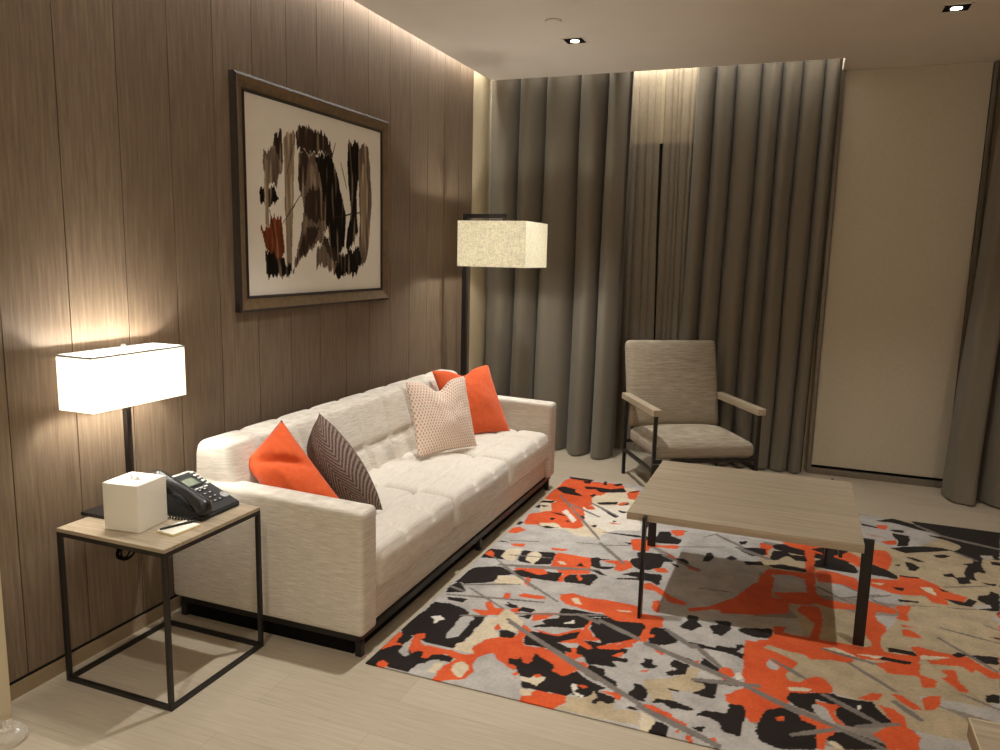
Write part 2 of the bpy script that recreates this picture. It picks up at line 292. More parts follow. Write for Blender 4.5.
RUG = '''
L 1040,4074 1135,4089 1310,4097 1518,4108 1605,3761 1076,3665 1074,3820 1030,3910 1131,3985
O 1024,5101 1145,5138 1264,5131 1393,4612 1299,4568 1320,4376 1432,4182 1209,4168 1052,4095 1021,4301 1130,4386 1082,4572 1005,4572 1010,4763
K 1017,5187 1105,5194 1215,5185 1194,5131 1050,5136
K 1017,4928 1144,4927 1223,4787 1179,4766 1120,4777 1020,4768
K 1175,5003 1296,5000 1314,4928 1279,4891 1195,4951
K 1134,5133 1197,5163 1206,5082 1155,5078
K 1262,4806 1303,4864 1306,4808
K 1001,4533 1029,4601 1096,4615 1101,4545 1016,4505
K 999,4426 1022,4489 1097,4490 1065,4423
K 1120,4590 1215,4599 1318,4577 1256,4530
K 994,4114 1014,4145 1043,4136 1037,4082 1009,4075
K 1157,4268 1168,4299 1202,4273 1188,4235
K 1132,4380 1230,4367 1261,4332 1216,4344
K 1118,4110 1165,4118 1235,4150 1287,4174 1245,4119
K 1303,4401 1352,4408 1363,4349 1323,4346
O 1013,3930 1010,4016 1049,4048 1101,4014 1068,3941
W 1186,4446 1218,4478 1327,4316 1333,4256 1273,4291
C 1260,4132 1305,4182 1389,4162 1453,4105 1415,4032
C 1377,4277 1452,4374 1525,4083 1476,4088
K 1428,4255 1454,4267 1470,4244 1451,4221
K 1009,3776 1033,3801 1087,3786
O 1091,3775 1172,3812 1170,3764 1119,3749
O 1312,3812 1408,3830 1400,3794 1331,3782
K 1006,3583 1010,3665 1100,3676 1108,3582 1155,3555 1012,3525
O 1014,3587 1028,3643 1065,3610 1074,3554 1030,3570
C 1112,3583 1100,3651 1116,3709 1180,3738 1190,3607 1193,3549 1147,3552
K 1187,3716 1242,3717 1365,3760 1383,3590 1314,3558 1209,3556
C 1244,3596 1226,3684 1255,3735 1300,3694 1308,3602 1299,3551
O 1365,3760 1499,3761 1605,3761 1625,3677 1580,3656 1606,3558 1472,3497 1389,3570
K 1552,3761 1597,3793 1636,3637 1580,3656
C 1405,3646 1432,3658 1459,3624 1429,3611
K 1511,3625 1523,3676 1559,3636
L 1047,3506 1089,3537 1132,3498 1083,3464
K 1039,3217 1027,3383 1155,3463 1257,3400 1213,3358 1197,3268 1072,3181
O 1215,3468 1334,3500 1421,3496 1410,3426 1309,3423
K 1236,3433 1333,3402 1404,3392 1485,3398 1473,3519 1391,3482
K 1489,3494 1628,3568 1652,3536 1635,3415 1608,3423 1507,3408
O 1485,3398 1479,3500 1504,3501 1500,3404
O 1567,3455 1559,3515 1596,3469
C 1197,3268 1187,3357 1267,3372 1334,3350 1339,3291 1211,3254
O 1341,3333 1323,3408 1356,3360 1369,3275
K 1012,3144 1047,3200 1105,3127 1021,3089
-14 1081,3557 1413,3266
-12 1074,3820 1365,3914
-12 1422,3941 1552,3974
-25 1234,3488 1640,3617
-13 1140,3620 1365,3675
C 1017,5065 1031,5138 1566,5078 1776,3999 1388,4061 1161,4086 998,4577
O 1017,5065 1031,5138 1158,5133 1313,5144 1371,5046 1381,4858 1319,4843 1295,4774 1340,4631 1310,4564 1374,4442 1354,4289 1396,4218 1361,4157 1278,4140 1221,4204 1135,4164 1073,4351 1135,4405 1085,4537 1106,4601 1019,4615 1000,4778 1021,4878
O 1313,5144 1421,5164 1483,4994 1377,5018
K 1010,5195 1094,5202 1193,5200 1185,5163 1051,5131
K 1142,5126 1201,5138 1208,5077 1165,5072
K 1184,5003 1275,5015 1377,5018 1447,5082 1483,4994 1411,4945 1318,4915 1278,4971 1210,4938
K 1013,4874 1054,4940 1149,4909 1157,4853 1212,4806 1230,4771 1101,4782
K 1279,5176 1303,5187 1327,5087 1300,5090
K 1354,5116 1407,5189 1424,5149 1392,5102
O 1306,4895 1358,4920 1370,4853 1320,4837
K 1271,4805 1289,4863 1311,4833 1301,4783
C 1302,4749 1366,4923 1489,4967 1521,4853 1479,4751 1357,4693
O 1492,4954 1503,5018 1566,5078 1578,4852 1528,4857
K 1498,5001 1566,5078 1539,5006
K 1342,4686 1476,4763 1482,4704 1383,4651
O 1480,4711 1508,4764 1542,4794 1517,4688
K 1510,4685 1544,4782 1555,4733
W 1290,4581 1375,4621 1488,4675 1560,4708 1580,4614 1693,4424 1733,4221 1605,4162 1386,4281
O 1290,4581 1346,4608 1385,4548 1336,4525
K 1378,4609 1492,4523 1556,4479 1517,4449 1452,4529
K 1514,4596 1577,4588 1562,4551 1538,4557
K 1505,4467 1537,4494 1540,4447 1514,4447
K 1523,4392 1554,4383 1539,4353
O 1510,4351 1562,4352 1599,4346 1537,4329
K 1429,4244 1447,4275 1470,4257 1454,4222
K 1305,4385 1339,4401 1361,4375 1345,4321
W 1197,4421 1208,4477 1328,4301 1313,4247 1256,4339
L 1161,4086 1284,4121 1388,4061 1487,4065 1740,4183 1776,3999 1256,3799
C 1304,4152 1386,4146 1447,4110 1455,4051 1375,4056
K 1508,4177 1605,4162 1734,4180 1739,4151 1635,4151
K 998,4577 1045,4586 1095,4610 1088,4552 1013,4530
K 1029,4484 1092,4488 1065,4449
K 1128,4376 1196,4384 1247,4346 1216,4344
K 1165,4260 1175,4288 1199,4271 1188,4235
K 1155,4105 1190,4133 1223,4126 1265,4134 1203,4094
K 1258,4280 1291,4272 1284,4245
O 1707,4106 1719,4152 1808,4112 1819,3981 1727,3977
K 1667,4067 1721,4072 1686,4045
O 1316,3807 1406,3829 1407,3801 1330,3785
-19 1090,4734 1684,3809
-22 1314,4672 1530,4491
-23 1149,4622 1433,4421
-11 1421,3944 1693,4010
K 1020,3183 1029,3378 1209,3437 1230,3382 1185,3340 1188,3269 1063,3202
K 990,2687 1023,2849 1023,2964 1094,2968 1168,2948 1210,2924 1219,2886 1298,2918 1299,2687 1287,2603 1147,2605 1086,2637 1037,2630
L 1206,2690 1200,2877 1256,2894 1258,2698 1223,2668
W 1077,2814 1106,2844 1141,2818 1124,2797 1125,2771 1113,2765 1103,2793
K 993,2359 996,2427 1018,2637 1080,2634 1189,2553 1315,2540 1313,2500 1239,2494 1197,2372 1090,2376
O 993,2487 1011,2553 1011,2649 1034,2629 1042,2559 1081,2548 1043,2523 1023,2480
O 1053,2385 1069,2412 1098,2399 1102,2375 1067,2366
O 1326,2532 1381,2596 1429,2486 1411,2405 1306,2359 1301,2468
L 1085,2493 1081,2576 1092,2625 1105,2572 1118,2521 1138,2489 1132,2467
O 1112,2533 1099,2584 1086,2652 1117,2673 1138,2631 1129,2612 1156,2581 1272,2589 1340,2578 1381,2596 1406,2540 1393,2522 1326,2532 1276,2550 1223,2527 1216,2490 1193,2487 1185,2530 1162,2534 1144,2499
C 1339,2460 1333,2502 1355,2529 1392,2508 1405,2476 1399,2417 1369,2423
L 1197,2372 1204,2439 1233,2464 1257,2501 1296,2492 1297,2404 1298,2361
C 1262,2477 1296,2492 1297,2404 1264,2402
O 1349,2623 1481,2812 1474,2870 1559,2634 1588,2482 1455,2424
L 1399,2524 1403,2579 1419,2640 1445,2645 1472,2596 1530,2569 1586,2542 1583,2480 1455,2424
C 1289,2597 1274,2647 1302,2681 1300,2914 1348,2927 1383,2877 1378,2812 1418,2769 1366,2717 1345,2649 1381,2596 1339,2598
O 1350,2638 1366,2717 1418,2769 1481,2812 1474,2870 1559,2634 1494,2592 1442,2636 1391,2574
K 1397,2821 1426,2841 1470,2822 1463,2782 1418,2769
O 1365,2837 1374,2881 1402,2838 1385,2815
L 1002,2981 1029,3003 1181,2989 1194,2943 1094,2968 1037,2952
L 1020,3055 1134,3097 1374,3148 1413,3040 1335,3040 1286,2966 1201,2963 1155,3032 1049,3030
K 1053,3023 1148,3047 1151,3003 1080,2998
K 1011,3119 1042,3153 1103,3131 1107,3103 1034,3061
L 1063,3182 1102,3210 1313,3315 1368,3164 1183,3119 1085,3152
C 1195,3272 1189,3353 1226,3369 1301,3351 1320,3298 1209,3258
O 1204,2956 1254,2969 1283,2974 1239,3042 1253,3067 1307,3011 1347,3028 1353,2954 1275,2919
O 1298,3114 1294,3178 1318,3179 1326,3127
C 1348,2927 1344,2975 1363,3027 1439,2967 1469,2884 1465,2835 1430,2851 1393,2850
K 1326,3063 1383,3080 1397,3051 1367,3037
O 1366,3019 1405,3063 1423,3011 1404,3002
-16 1117,3156 1334,3022
-20 1048,3049 1379,3132
-18 1067,3174 1320,3298
-18 1190,2881 1297,2921
-20 1014,3140 1103,3111
K 1235,3449 1398,3501 1477,3494 1480,3401 1269,3378
K 1499,3420 1517,3501 1628,3552 1640,3536 1637,3421 1611,3429
O 1473,3397 1482,3562 1588,3610 1586,3554 1506,3507 1495,3407
O 1549,3505 1556,3540 1591,3472 1572,3453
O 1235,3472 1374,3523 1407,3473 1369,3434
O 1694,3658 1712,3804 1776,3740 1778,3652
K 1743,3818 1806,3847 1907,3846 1918,3782 1849,3706 1800,3706
K 1741,3560 1827,3653 1930,3710 1955,3564 1865,3627 1848,3588
K 1588,3610 1655,3607 1699,3563 1658,3565
C 1193,3354 1291,3367 1343,3339 1323,3299 1227,3266
O 1325,3341 1324,3403 1360,3336 1354,3293
O 1295,3113 1301,3181 1324,3173 1325,3117
O 1352,3185 1372,3208 1465,3217 1487,3199 1455,3176 1371,3166
O 1542,3224 1540,3270 1581,3307 1658,3285 1777,3301 1899,3293 1912,3228 1738,3151 1643,3169 1577,3185
C 1594,3247 1616,3266 1666,3197 1625,3206
C 1824,3224 1881,3232 1872,3207
O 1426,2758 1478,2810 1469,2915 1526,2878 1512,2796 1538,2742 1591,2730 1605,2628 1582,2618 1564,2649 1491,2591
O 1473,3033 1585,3083 1551,3001 1498,2960
K 1585,3083 1585,3135 1665,3144 1740,3143 1810,3158 1809,3132 1734,3107 1727,2998 1686,2964 1612,2947 1517,2905 1529,2934 1559,2955 1536,2978 1558,3004 1601,3031
W 1625,3001 1649,3019 1665,3051 1672,3014 1636,2989
K 1736,3100 1819,3120 1944,3135 1971,3122 1972,3029 1965,2996 1914,2944 1831,2893 1754,2979
K 1526,2878 1633,2879 1724,2958 1728,2891 1657,2823 1704,2808 1713,2729 1657,2759 1574,2758 1536,2748 1513,2811
K 1741,2796 1750,2886 1831,2893 1940,2884 1945,2865 1931,2838 1890,2813 1962,2811 1962,2784 1900,2770 1929,2731 1874,2719 1824,2711 1894,2690 1893,2640 1887,2613 1856,2611 1796,2647 1827,2699 1785,2760 1725,2734 1691,2802
O 1727,2998 1730,3097 1740,3085 1742,2997 1777,2943 1810,2920 1803,2895 1748,2893 1787,2852 1803,2830 1783,2815 1733,2849 1657,2823 1722,2889 1719,2948
O 1528,2894 1631,2886 1678,2945 1718,2978 1719,2948 1683,2924 1643,2869 1585,2873
O 1813,2856 1895,2907 1914,2944 1949,2938 1949,2909 1892,2862 1830,2842
O 1713,2729 1710,2762 1733,2765 1721,2808 1740,2810 1753,2766 1788,2761 1747,2703
O 1893,2814 1926,2857 1935,2819 1911,2809
O 1594,2760 1661,2747 1732,2710 1809,2717 1826,2692 1823,2665 1790,2644 1758,2580 1704,2607 1696,2655 1644,2671
C 1379,2876 1359,2948 1360,3025 1408,2979 1471,2940 1468,2837 1438,2839 1402,2838
K 1400,2822 1475,2817 1469,2777 1421,2770
K 1408,3021 1405,3072 1476,3068 1473,3033
K 1424,2977 1478,3018 1480,2969
K 1315,3103 1382,3070 1377,3042
K 1518,2590 1517,2629 1545,2628 1556,2653 1582,2618 1611,2630 1597,2691 1631,2713 1650,2674 1696,2655 1704,2607 1758,2580 1764,2559 1675,2520 1593,2533 1561,2582
O 1567,2522 1581,2547 1599,2523 1574,2512
O 1641,2542 1660,2563 1679,2546 1653,2528
K 1991,3038 1997,3118 2031,3117 2057,2964 2013,2988
O 1970,2969 1981,3127 2024,3162 2029,3132 1998,3110 1991,3038 2021,3059 2021,3021 1998,2996
O 1797,3152 1918,3197 2016,3207 2024,3162 1973,3131 1889,3126
K 2000,2801 2029,2800 2023,2845 2049,2843 2052,2811 2075,2807 2059,2775 2028,2768
O 2019,2751 2049,2758 2045,2744 2025,2738
O 1872,3547 1962,3527 1968,3491 1890,3495
O 1951,3370 1983,3403 2000,3303 1970,3307
-18 1141,3485 1545,3188
-17 1288,3110 1486,3153
-19 1410,2996 1810,3158
-29 1669,3103 1965,2996
-33 1145,3476 1588,3610
-20 1588,3610 1823,3673
K 1568,2610 1605,2614 1589,2696 1637,2711 1652,2665 1697,2642 1705,2596 1758,2584 1791,2640 1845,2598 1925,2565 1898,2531 1895,2497 1892,2464 1856,2470 1812,2483 1801,2462 1691,2452 1627,2446
O 1523,2734 1558,2749 1624,2751 1662,2735 1750,2677 1763,2695 1801,2718 1826,2692 1823,2660 1784,2643 1758,2584 1708,2598 1697,2642 1650,2671 1599,2707 1605,2614 1579,2615 1552,2654
C 1602,2516 1640,2514 1660,2547 1695,2550 1681,2481 1648,2489 1611,2490
O 1646,2541 1660,2564 1677,2548 1665,2531
B 1781,2375 1816,2410 1802,2457 1872,2477 1885,2537 1900,2500 1956,2481 1979,2481 1975,2448 2070,2469 2085,2388 1970,2377 1872,2374
W 1797,2543 1809,2554 1827,2522 1820,2497 1863,2489 1863,2467 1820,2486
O 1817,2546 1844,2558 1859,2547 1840,2530
K 1831,2675 1828,2711 1887,2694 1905,2648 1950,2633 1959,2591 1920,2585 1831,2651
O 1654,2371 1646,2394 1686,2450 1801,2462 1814,2415 1777,2368 1691,2367
C 1644,2399 1630,2437 1683,2449 1675,2412
K 1895,2455 1908,2492 1893,2529 1933,2530 1970,2519 1974,2489 1953,2470 1928,2480 1912,2454
O 1897,2536 1950,2554 1998,2575 1988,2538 1985,2504 1955,2534
C 2085,2388 2075,2471 2128,2445 2111,2367
B 2039,2683 2145,2741 2171,2575 2100,2544 2062,2625
K 2111,2367 2130,2436 2178,2429 2184,2362
K 2020,2468 2032,2494 2074,2476 2048,2470
K 2004,2572 2022,2607 2011,2648 2046,2646 2070,2612 2074,2533 2022,2542
K 2100,2544 2112,2570 2169,2584 2175,2545 2155,2542 2136,2559
O 2071,2521 2097,2527 2182,2498 2189,2452 2133,2477
K 2136,2657 2156,2671 2158,2658
K 2114,2775 2135,2803 2143,2752
K 2006,2795 2026,2817 2017,2845 2048,2846 2054,2811 2074,2801 2047,2770
O 2020,2752 2048,2761 2045,2745
O 2033,2945 2096,2906 2079,2898 2052,2913
-31 1418,2906 2164,2451
-25 1930,3013 2118,2916
L 1496,4198 2375,4547 2397,4087 2033,3698 1716,3316
K 1503,4172 1731,4206 1747,4172 1617,4168
K 1828,4128 1760,4150 1742,4197 1827,4237 1822,4320 1883,4348 1904,4272 1963,4244 1965,4164
O 1879,4375 1957,4412 1969,4331 1930,4284 1896,4325
O 1693,4119 1724,4147 1815,4149 1843,4095 1959,4148 1968,4087 1822,4059 1819,3981 1734,3967
K 1667,4067 1711,4074 1711,4034
O 1607,3750 1748,3814 1791,3730 1741,3652 1706,3658 1697,3733
K 1625,3677 1701,3700 1689,3661 1636,3637
K 1602,3771 1658,3792 1608,3746
K 1756,3795 1758,3848 1788,3869 1762,3955 1898,3980 1952,3908 1924,3871 1921,3789 1866,3730 1818,3720 1777,3758
K 1971,3952 2020,3962 2054,3896 2003,3907
K 1956,3886 2003,3849 2006,3828 1970,3846
K 1909,3960 1958,3922 1971,3897 1932,3875
O 1910,4010 1959,3971 1982,3933 1935,3960
O 2041,3867 2107,3863 2105,3817 2054,3838
O 1885,3761 1937,3796 1977,3748 1917,3720
K 1736,3563 1847,3614 1747,3622 1809,3682 1944,3700 1950,3618 1945,3555 1906,3598 1814,3578 1748,3548
K 1643,3607 1694,3566 1653,3568
O 1875,3553 1909,3579 1956,3540 2021,3471 2110,3419 2099,3395 2033,3393 1985,3456 1923,3505 1889,3519
O 1958,3332 1959,3388 1996,3349 1996,3262 1970,3285
O 1720,3299 1769,3284 1903,3290 1929,3232 2029,3234 2039,3133 1998,3130 2000,3008 1965,2977 1958,2945 1912,2939 1835,2834 1826,2872 1910,2946 1959,3005 1972,3119 1948,3132 1839,3108 1752,3170
C 1822,3219 1877,3235 1887,3222 1839,3209
K 1765,3117 1813,3130 1839,3108 1947,3140 1969,3117 1959,3005 1899,2934 1824,2879
K 2000,3008 2006,3126 2061,3127 2127,3049 2084,2986 2023,2989
O 1992,3049 2018,3054 2022,3033 1998,3015
K 2102,3176 2128,3237 2126,3303 2168,3304 2182,3244 2199,3220 2166,3157 2124,3162
K 2238,3302 2314,3303 2319,3241 2286,3164 2252,3165 2225,3231 2263,3264
K 2349,3239 2370,3279 2436,3293 2439,3232 2400,3215
K 2111,3968 2122,4095 2145,4118 2166,4041 2144,3972
K 2218,4065 2247,4115 2287,4084 2253,4045
K 2271,4359 2309,4377 2308,4335 2283,4311
K 2262,4248 2358,4215 2385,4178 2353,4151 2290,4210
K 2318,4051 2397,4099 2400,4041 2328,4020
O 2110,3365 2204,3425 2306,3580 2375,3769 2410,3826 2428,3454 2333,3412 2220,3405 2128,3338
-26 1546,3998 1734,3761
-32 1772,3087 1962,2991
-12 1555,3962 1703,4025
-12 1971,4127 2203,4229
-27 2142,4411 2393,4182
-30 1909,3960 2110,3841
-11 2077,4338 2148,4442
-10 2134,3616 2294,3633
O 2621,4453 2672,4463 2669,3687 2626,3668
O 2250,3463 2303,3523 2306,3580 2399,3739 2400,3864 2441,4014 2476,3898 2469,3654 2548,3652 2551,3509 2422,3435 2259,3379
O 2467,3711 2670,3802 2698,3738 2851,3732 2847,3677 2737,3645 2668,3669 2640,3638 2549,3615
O 2598,3619 2682,3638 2693,3521 2675,3291 2637,3274 2658,3456 2584,3559
O 2675,4098 2752,4111 2864,4074 2882,3998 2868,3891 2792,3957 2673,3945
O 2433,4011 2628,4032 2628,3946 2551,3976 2467,3937
K 2655,4403 2731,4477 2846,4465 2843,4400 2776,4345 2881,4226 2871,4132 2753,4134 2668,4140 2669,4223 2727,4310 2712,4365
O 2760,4337 2845,4439 2910,4444 2896,4221 2838,4300
K 2444,4144 2455,4286 2530,4320 2547,4265 2629,4278 2629,4193 2573,4191 2531,4245 2484,4151
K 2263,4236 2370,4298 2421,4296 2425,4209 2369,4159
K 2317,4062 2405,4102 2423,4052 2336,4017
K 2439,4059 2518,4107 2550,4098 2628,4088 2628,4043 2550,4042 2464,4036
K 2271,4359 2309,4382 2313,4324 2284,4306
K 2218,4065 2248,4108 2287,4084 2253,4045
K 2349,3246 2363,3276 2482,3305 2491,3225 2420,3209
K 2265,3306 2313,3311 2318,3249 2280,3154
O 2493,3350 2546,3358 2528,3302 2663,3301 2813,3308 2810,3263 2427,3094 2428,3182 2491,3225
O 2896,3789 2923,3783 2905,3633 2923,3462 2910,3307 2882,3338 2859,3449
K 2949,4315 2993,4288 2981,4149 2936,4150
-20 2679,3876 2824,3738
-16 2791,3789 2960,3903
-16 2162,4392 2285,4285
-40 2270,4252 2435,4152
-14 2792,3957 2868,3891
B 2643,5211 2950,5216 3245,5221 3726,5196 3448,3836 3071,3669 3028,4253 2807,4492
L 2950,5216 3142,5189 3382,4949 3235,4716 3061,4609 2920,4736
K 3241,5187 3402,5198 3726,5196 3656,4856 3546,4859 3462,4929 3371,4987 3264,5088
K 3029,5088 3142,5189 3218,5144 3283,5096 3387,4980 3273,5016 3141,5093
K 2946,5001 3024,4976 3048,4941 2952,4957
K 3101,4951 3182,4973 3176,4926 3124,4917
K 3104,4893 3196,4878 3197,4807 3166,4684 3115,4660 3127,4775 3107,4836
K 3069,4613 3183,4692 3269,4732 3351,4743 3396,4724 3273,4642 3240,4626 3179,4586 3137,4567
K 3297,4938 3433,4959 3581,4875 3656,4856 3616,4661 3544,4677 3507,4564 3503,4424 3468,4430 3440,4395 3444,4299 3415,4297 3390,4361 3437,4508 3409,4519 3461,4554 3489,4628 3394,4710 3455,4790 3434,4861
L 3526,4707 3599,4728 3589,4673 3533,4660
K 3564,4626 3611,4635 3600,4582 3562,4577
K 3288,4315 3337,4348 3351,4300 3408,4336 3407,4251 3372,4214 3348,4213 3343,4296 3291,4283
K 3283,4595 3335,4632 3373,4624 3333,4569 3294,4563
K 3126,4425 3159,4417 3192,4373 3161,4302 3130,4299
K 3138,4504 3178,4510 3234,4463 3187,4453
K 3060,4348 3101,4374 3089,4338
K 3455,4283 3533,4286 3512,4252 3479,4262
K 3405,4089 3459,4122 3477,4180 3513,4157 3467,3931 3374,3916 3443,3974 3396,4036
L 3361,3956 3442,4001 3441,3964 3374,3916
O 3036,5012 3100,5026 3082,4927 3031,4948
O 2951,4807 3077,4780 2992,4783
O 3028,4701 3118,4771 3113,4686 3057,4661
O 2965,4539 3049,4564 3068,4435 3028,4253 2949,4321
K 2948,4309 3028,4253 3069,4183 3062,4148 2929,4152
O 2925,4096 3061,4136 3074,4196 3171,4208 3236,4152 3287,4074 3358,4048 3325,3977 3259,3985 3254,3908 3181,3912 3170,3983 3034,3941 2925,3992
C 2929,4045 2996,4065 2978,4026
C 3156,4086 3208,4109 3222,4006 3183,4028
K 3028,4028 3080,4041 3068,3996 3040,4003
K 3237,4112 3289,4085 3252,4075
K 3035,3884 3132,3900 3123,3877 3039,3858
K 3246,3988 3292,3981 3332,3980 3356,4037 3392,4016 3351,3933 3286,3941
K 3076,4208 3173,4219 3171,4203 3081,4188
O 3020,3803 3091,3835 3075,3756 3051,3660 3017,3644
O 2897,3803 2956,3775 3012,3728 2976,3695 2924,3706 2902,3593 2875,3581
-31 3266,5104 3391,4953
-40 3391,4953 3656,4856
-14 3077,3828 3367,3913
-14 3269,4136 3475,4240
-16 2920,3832 3019,3731
-20 2948,5181 3117,5210
-24 3394,4710 3492,4605
-15 2907,3846 3011,3921
B 2920,3422 3090,3830 3265,3890 3443,3813 3277,3003 2911,2990 2742,2940 2750,3133 2905,3242
O 2888,3776 2924,3792 3016,3761 3010,3705 2923,3693 2922,3598 2961,3534 2922,3454 2912,3330 2927,3301 2963,3295 3041,3316 3055,3241 3040,3207 3016,3250 2902,3214 2753,3203 2756,3290 2837,3296 2888,3334 2886,3469 2862,3490
O 3012,3795 3090,3830 3058,3727 3055,3641 3005,3652 3033,3733
O 3019,3600 3075,3592 3023,3577
O 3016,3550 3046,3564 3094,3499 3068,3488 3013,3486
O 3032,3390 3070,3407 3110,3388 3180,3391 3244,3391 3279,3339 3335,3285 3327,3244 3293,3235 3253,3288 3231,3252 3210,3295 3087,3268 3085,3294 3140,3318 3049,3333
C 3049,3326 3180,3356 3092,3304 3055,3280
K 2935,3347 3040,3350 3045,3317 2940,3306
K 2884,3240 2981,3248 3028,3255 3019,3227 2978,3220 2891,3222
O 2883,3192 2948,3207 3029,3164 3091,3135 3083,3077 3037,3057 3031,3140 2922,3118 2891,3156
O 3122,3230 3175,3254 3172,3164 3201,3088 3168,3079 3139,3125 3112,3163 3143,3189
K 3179,3383 3214,3420 3246,3406 3205,3367
K 3260,3419 3362,3443 3352,3371 3294,3359
K 3246,3090 3280,3116 3300,3113 3287,3051 3245,3044
K 3357,3628 3407,3637 3403,3617
O 2794,2882 2841,2936 2888,2945 2875,2895 2826,2873
O 2916,2957 2951,2961 3016,2890 2978,2879
O 3025,2982 3096,3019 3075,2948 3059,2909 3021,2892
-16 3181,3634 3395,3579
-19 3156,3526 3329,3308
-13 3171,3063 3277,3003
-14 3371,3748 3423,3714
-22 2754,3239 2870,3172
B 2042,2683 2142,2739 2199,2852 2237,2843 2223,2762 2261,2743 2265,2709 2223,2668 2132,2651 2069,2635
K 2006,2974 1997,3059 2049,3114 2079,3096 2123,3032 2071,2981
K 2120,2837 2125,2886 2191,2862 2190,2785 2161,2772 2127,2751 2115,2771 2150,2805 2144,2822 2123,2819
K 2233,2880 2231,2946 2306,2886 2306,2823 2262,2841
K 2123,2919 2198,2911 2195,2883 2136,2897
K 2160,3049 2192,3056 2265,3044 2275,3071 2352,3076 2349,3110 2374,3121 2401,3090 2421,3085 2427,2965 2356,3015 2273,3027 2209,3020
L 2360,3051 2376,3093 2414,3096 2415,3068 2380,3039
W 2386,2954 2396,2985 2420,2982 2429,2940 2412,2926
K 2338,3257 2488,3324 2491,3232 2407,3210 2367,3223
O 2422,3187 2504,3223 2599,3221 2599,3135 2558,3036 2588,3010 2554,2919 2555,2835 2568,2739 2536,2687 2488,2661 2481,2586 2445,2560 2421,2591 2415,2651 2356,2653 2343,2708 2387,2762 2430,2816 2393,2849 2390,2885 2429,2940
O 2313,2814 2304,2872 2316,2904 2353,2900 2363,2848 2332,2798
O 2200,2892 2222,2915 2227,2877 2202,2873
W 2359,2859 2378,2886 2396,2850 2377,2823
K 2314,2802 2348,2817 2384,2808 2386,2779 2340,2771
K 2219,2748 2244,2784 2310,2776 2310,2660 2271,2655 2223,2668 2267,2716 2261,2743
K 2136,2659 2177,2662 2184,2653 2143,2650
K 2100,2542 2109,2573 2165,2586 2242,2565 2249,2558 2223,2541 2189,2542 2169,2528 2146,2562
K 2256,2524 2281,2571 2357,2583 2359,2649 2406,2658 2419,2631 2422,2581 2414,2537 2414,2464 2357,2463 2341,2515 2301,2534
K 2252,2447 2292,2474 2291,2435 2263,2442
K 2458,2507 2465,2574 2480,2596 2488,2661 2536,2693 2601,2648 2601,2466 2537,2447 2471,2465
O 2527,2636 2542,2648 2548,2620 2533,2610
O 2074,2514 2105,2533 2181,2487 2239,2461 2237,2440 2187,2448
O 2315,2407 2334,2429 2340,2390
O 2242,2399 2263,2404 2268,2368 2245,2377
O 2201,2406 2223,2420 2216,2398
K 2113,2368 2139,2438 2179,2425 2184,2365
C 2077,2441 2106,2465 2132,2430 2113,2368 2091,2368
O 1972,2973 1984,3054 2018,3054 2022,3033 1998,3015 1998,2978
O 2377,3167 2461,3174 2568,3150 2722,3175 2812,3187 2706,2866 2639,2849 2556,2767 2536,2703 2488,2661 2470,2581 2406,2736
B 2456,3129 2480,3161 2569,3136 2605,3152 2648,3102 2691,3148 2750,3133 2833,3150 2901,3127 2922,3111 2980,3130 3036,3129 3008,2908 2950,2949 2913,2956 2881,2897 2868,2869 2836,2866 2860,2899 2890,2947 2846,2939 2798,2861 2728,2876 2708,2926 2686,2977 2652,2974 2594,2900 2554,2907 2550,2955 2594,3051 2569,3081 2494,3117
L 2472,2991 2482,3036 2526,2995 2518,2960 2488,2966
C 2558,2848 2594,2870 2639,2872 2634,2852 2566,2831
O 2489,3277 2693,3248 2807,3312 2878,3286 2927,3293 2913,3139 2939,3119 3037,3143 3046,3210 3026,3234 2908,3216 2812,3187 2678,3115 2568,3150 2461,3174
K 2556,2767 2561,2815 2639,2843 2717,2877 2728,2864 2792,2859 2852,2873 2869,2815 2904,2758 2867,2732 2835,2718 2792,2680 2751,2672 2722,2721 2714,2792 2650,2808 2660,2768 2638,2748 2659,2704 2590,2727
O 2650,2797 2698,2796 2752,2797 2719,2772 2712,2737 2746,2670 2700,2691
L 2638,2759 2665,2776 2692,2750 2715,2667 2679,2671 2659,2704
W 2790,2814 2804,2833 2805,2798 2794,2794
K 2470,2581 2483,2659 2536,2703 2595,2676 2601,2648 2652,2630 2655,2489 2547,2452 2476,2458
O 2524,2630 2545,2649 2548,2620 2530,2607
O 2595,2687 2669,2667 2719,2639 2707,2585 2684,2556 2675,2498 2655,2489 2652,2630 2601,2648
K 2713,2617 2759,2637 2866,2616 2868,2580 2724,2519 2687,2567
C 2686,2558 2721,2563 2739,2525 2710,2522
O 2830,2658 2920,2765 2983,2714 2972,2625 2868,2580 2867,2626
O 2872,2860 2914,2856 2946,2817 2949,2708 2914,2703 2899,2756
O 2799,2873 2846,2939 2888,2945 2876,2900 2837,2878
O 2916,2957 2951,2967 3008,2908 2984,2887 2948,2938
K 2931,3345 2980,3345 3049,3333 3041,3309 2952,3312
K 2881,3245 2964,3254 3028,3255 3019,3227 2978,3220 2897,3225
C 2814,3230 2924,3257 2885,3220
C 2686,3230 2743,3255 2870,3172 2789,3205
O 2887,3485 2959,3517 2912,3403 2912,3330 2875,3328
O 3032,3382 3071,3414 3047,3224 3027,3241 3049,3333
-30 2462,2760 2709,2654
-28 2709,2654 2863,2583
-24 2575,2543 2714,2636
-23 2783,3141 2932,2988
-18 2549,3006 2617,2947
-28 2683,2851 2861,2730
-24 2782,2681 2919,2755
-30 2924,2905 2996,2819
-23 2692,3219 2887,3173
-36 2001,2964 2396,2802
-32 2396,2802 2600,2689
-29 2188,3039 2304,2898
-31 2062,3119 2185,3009
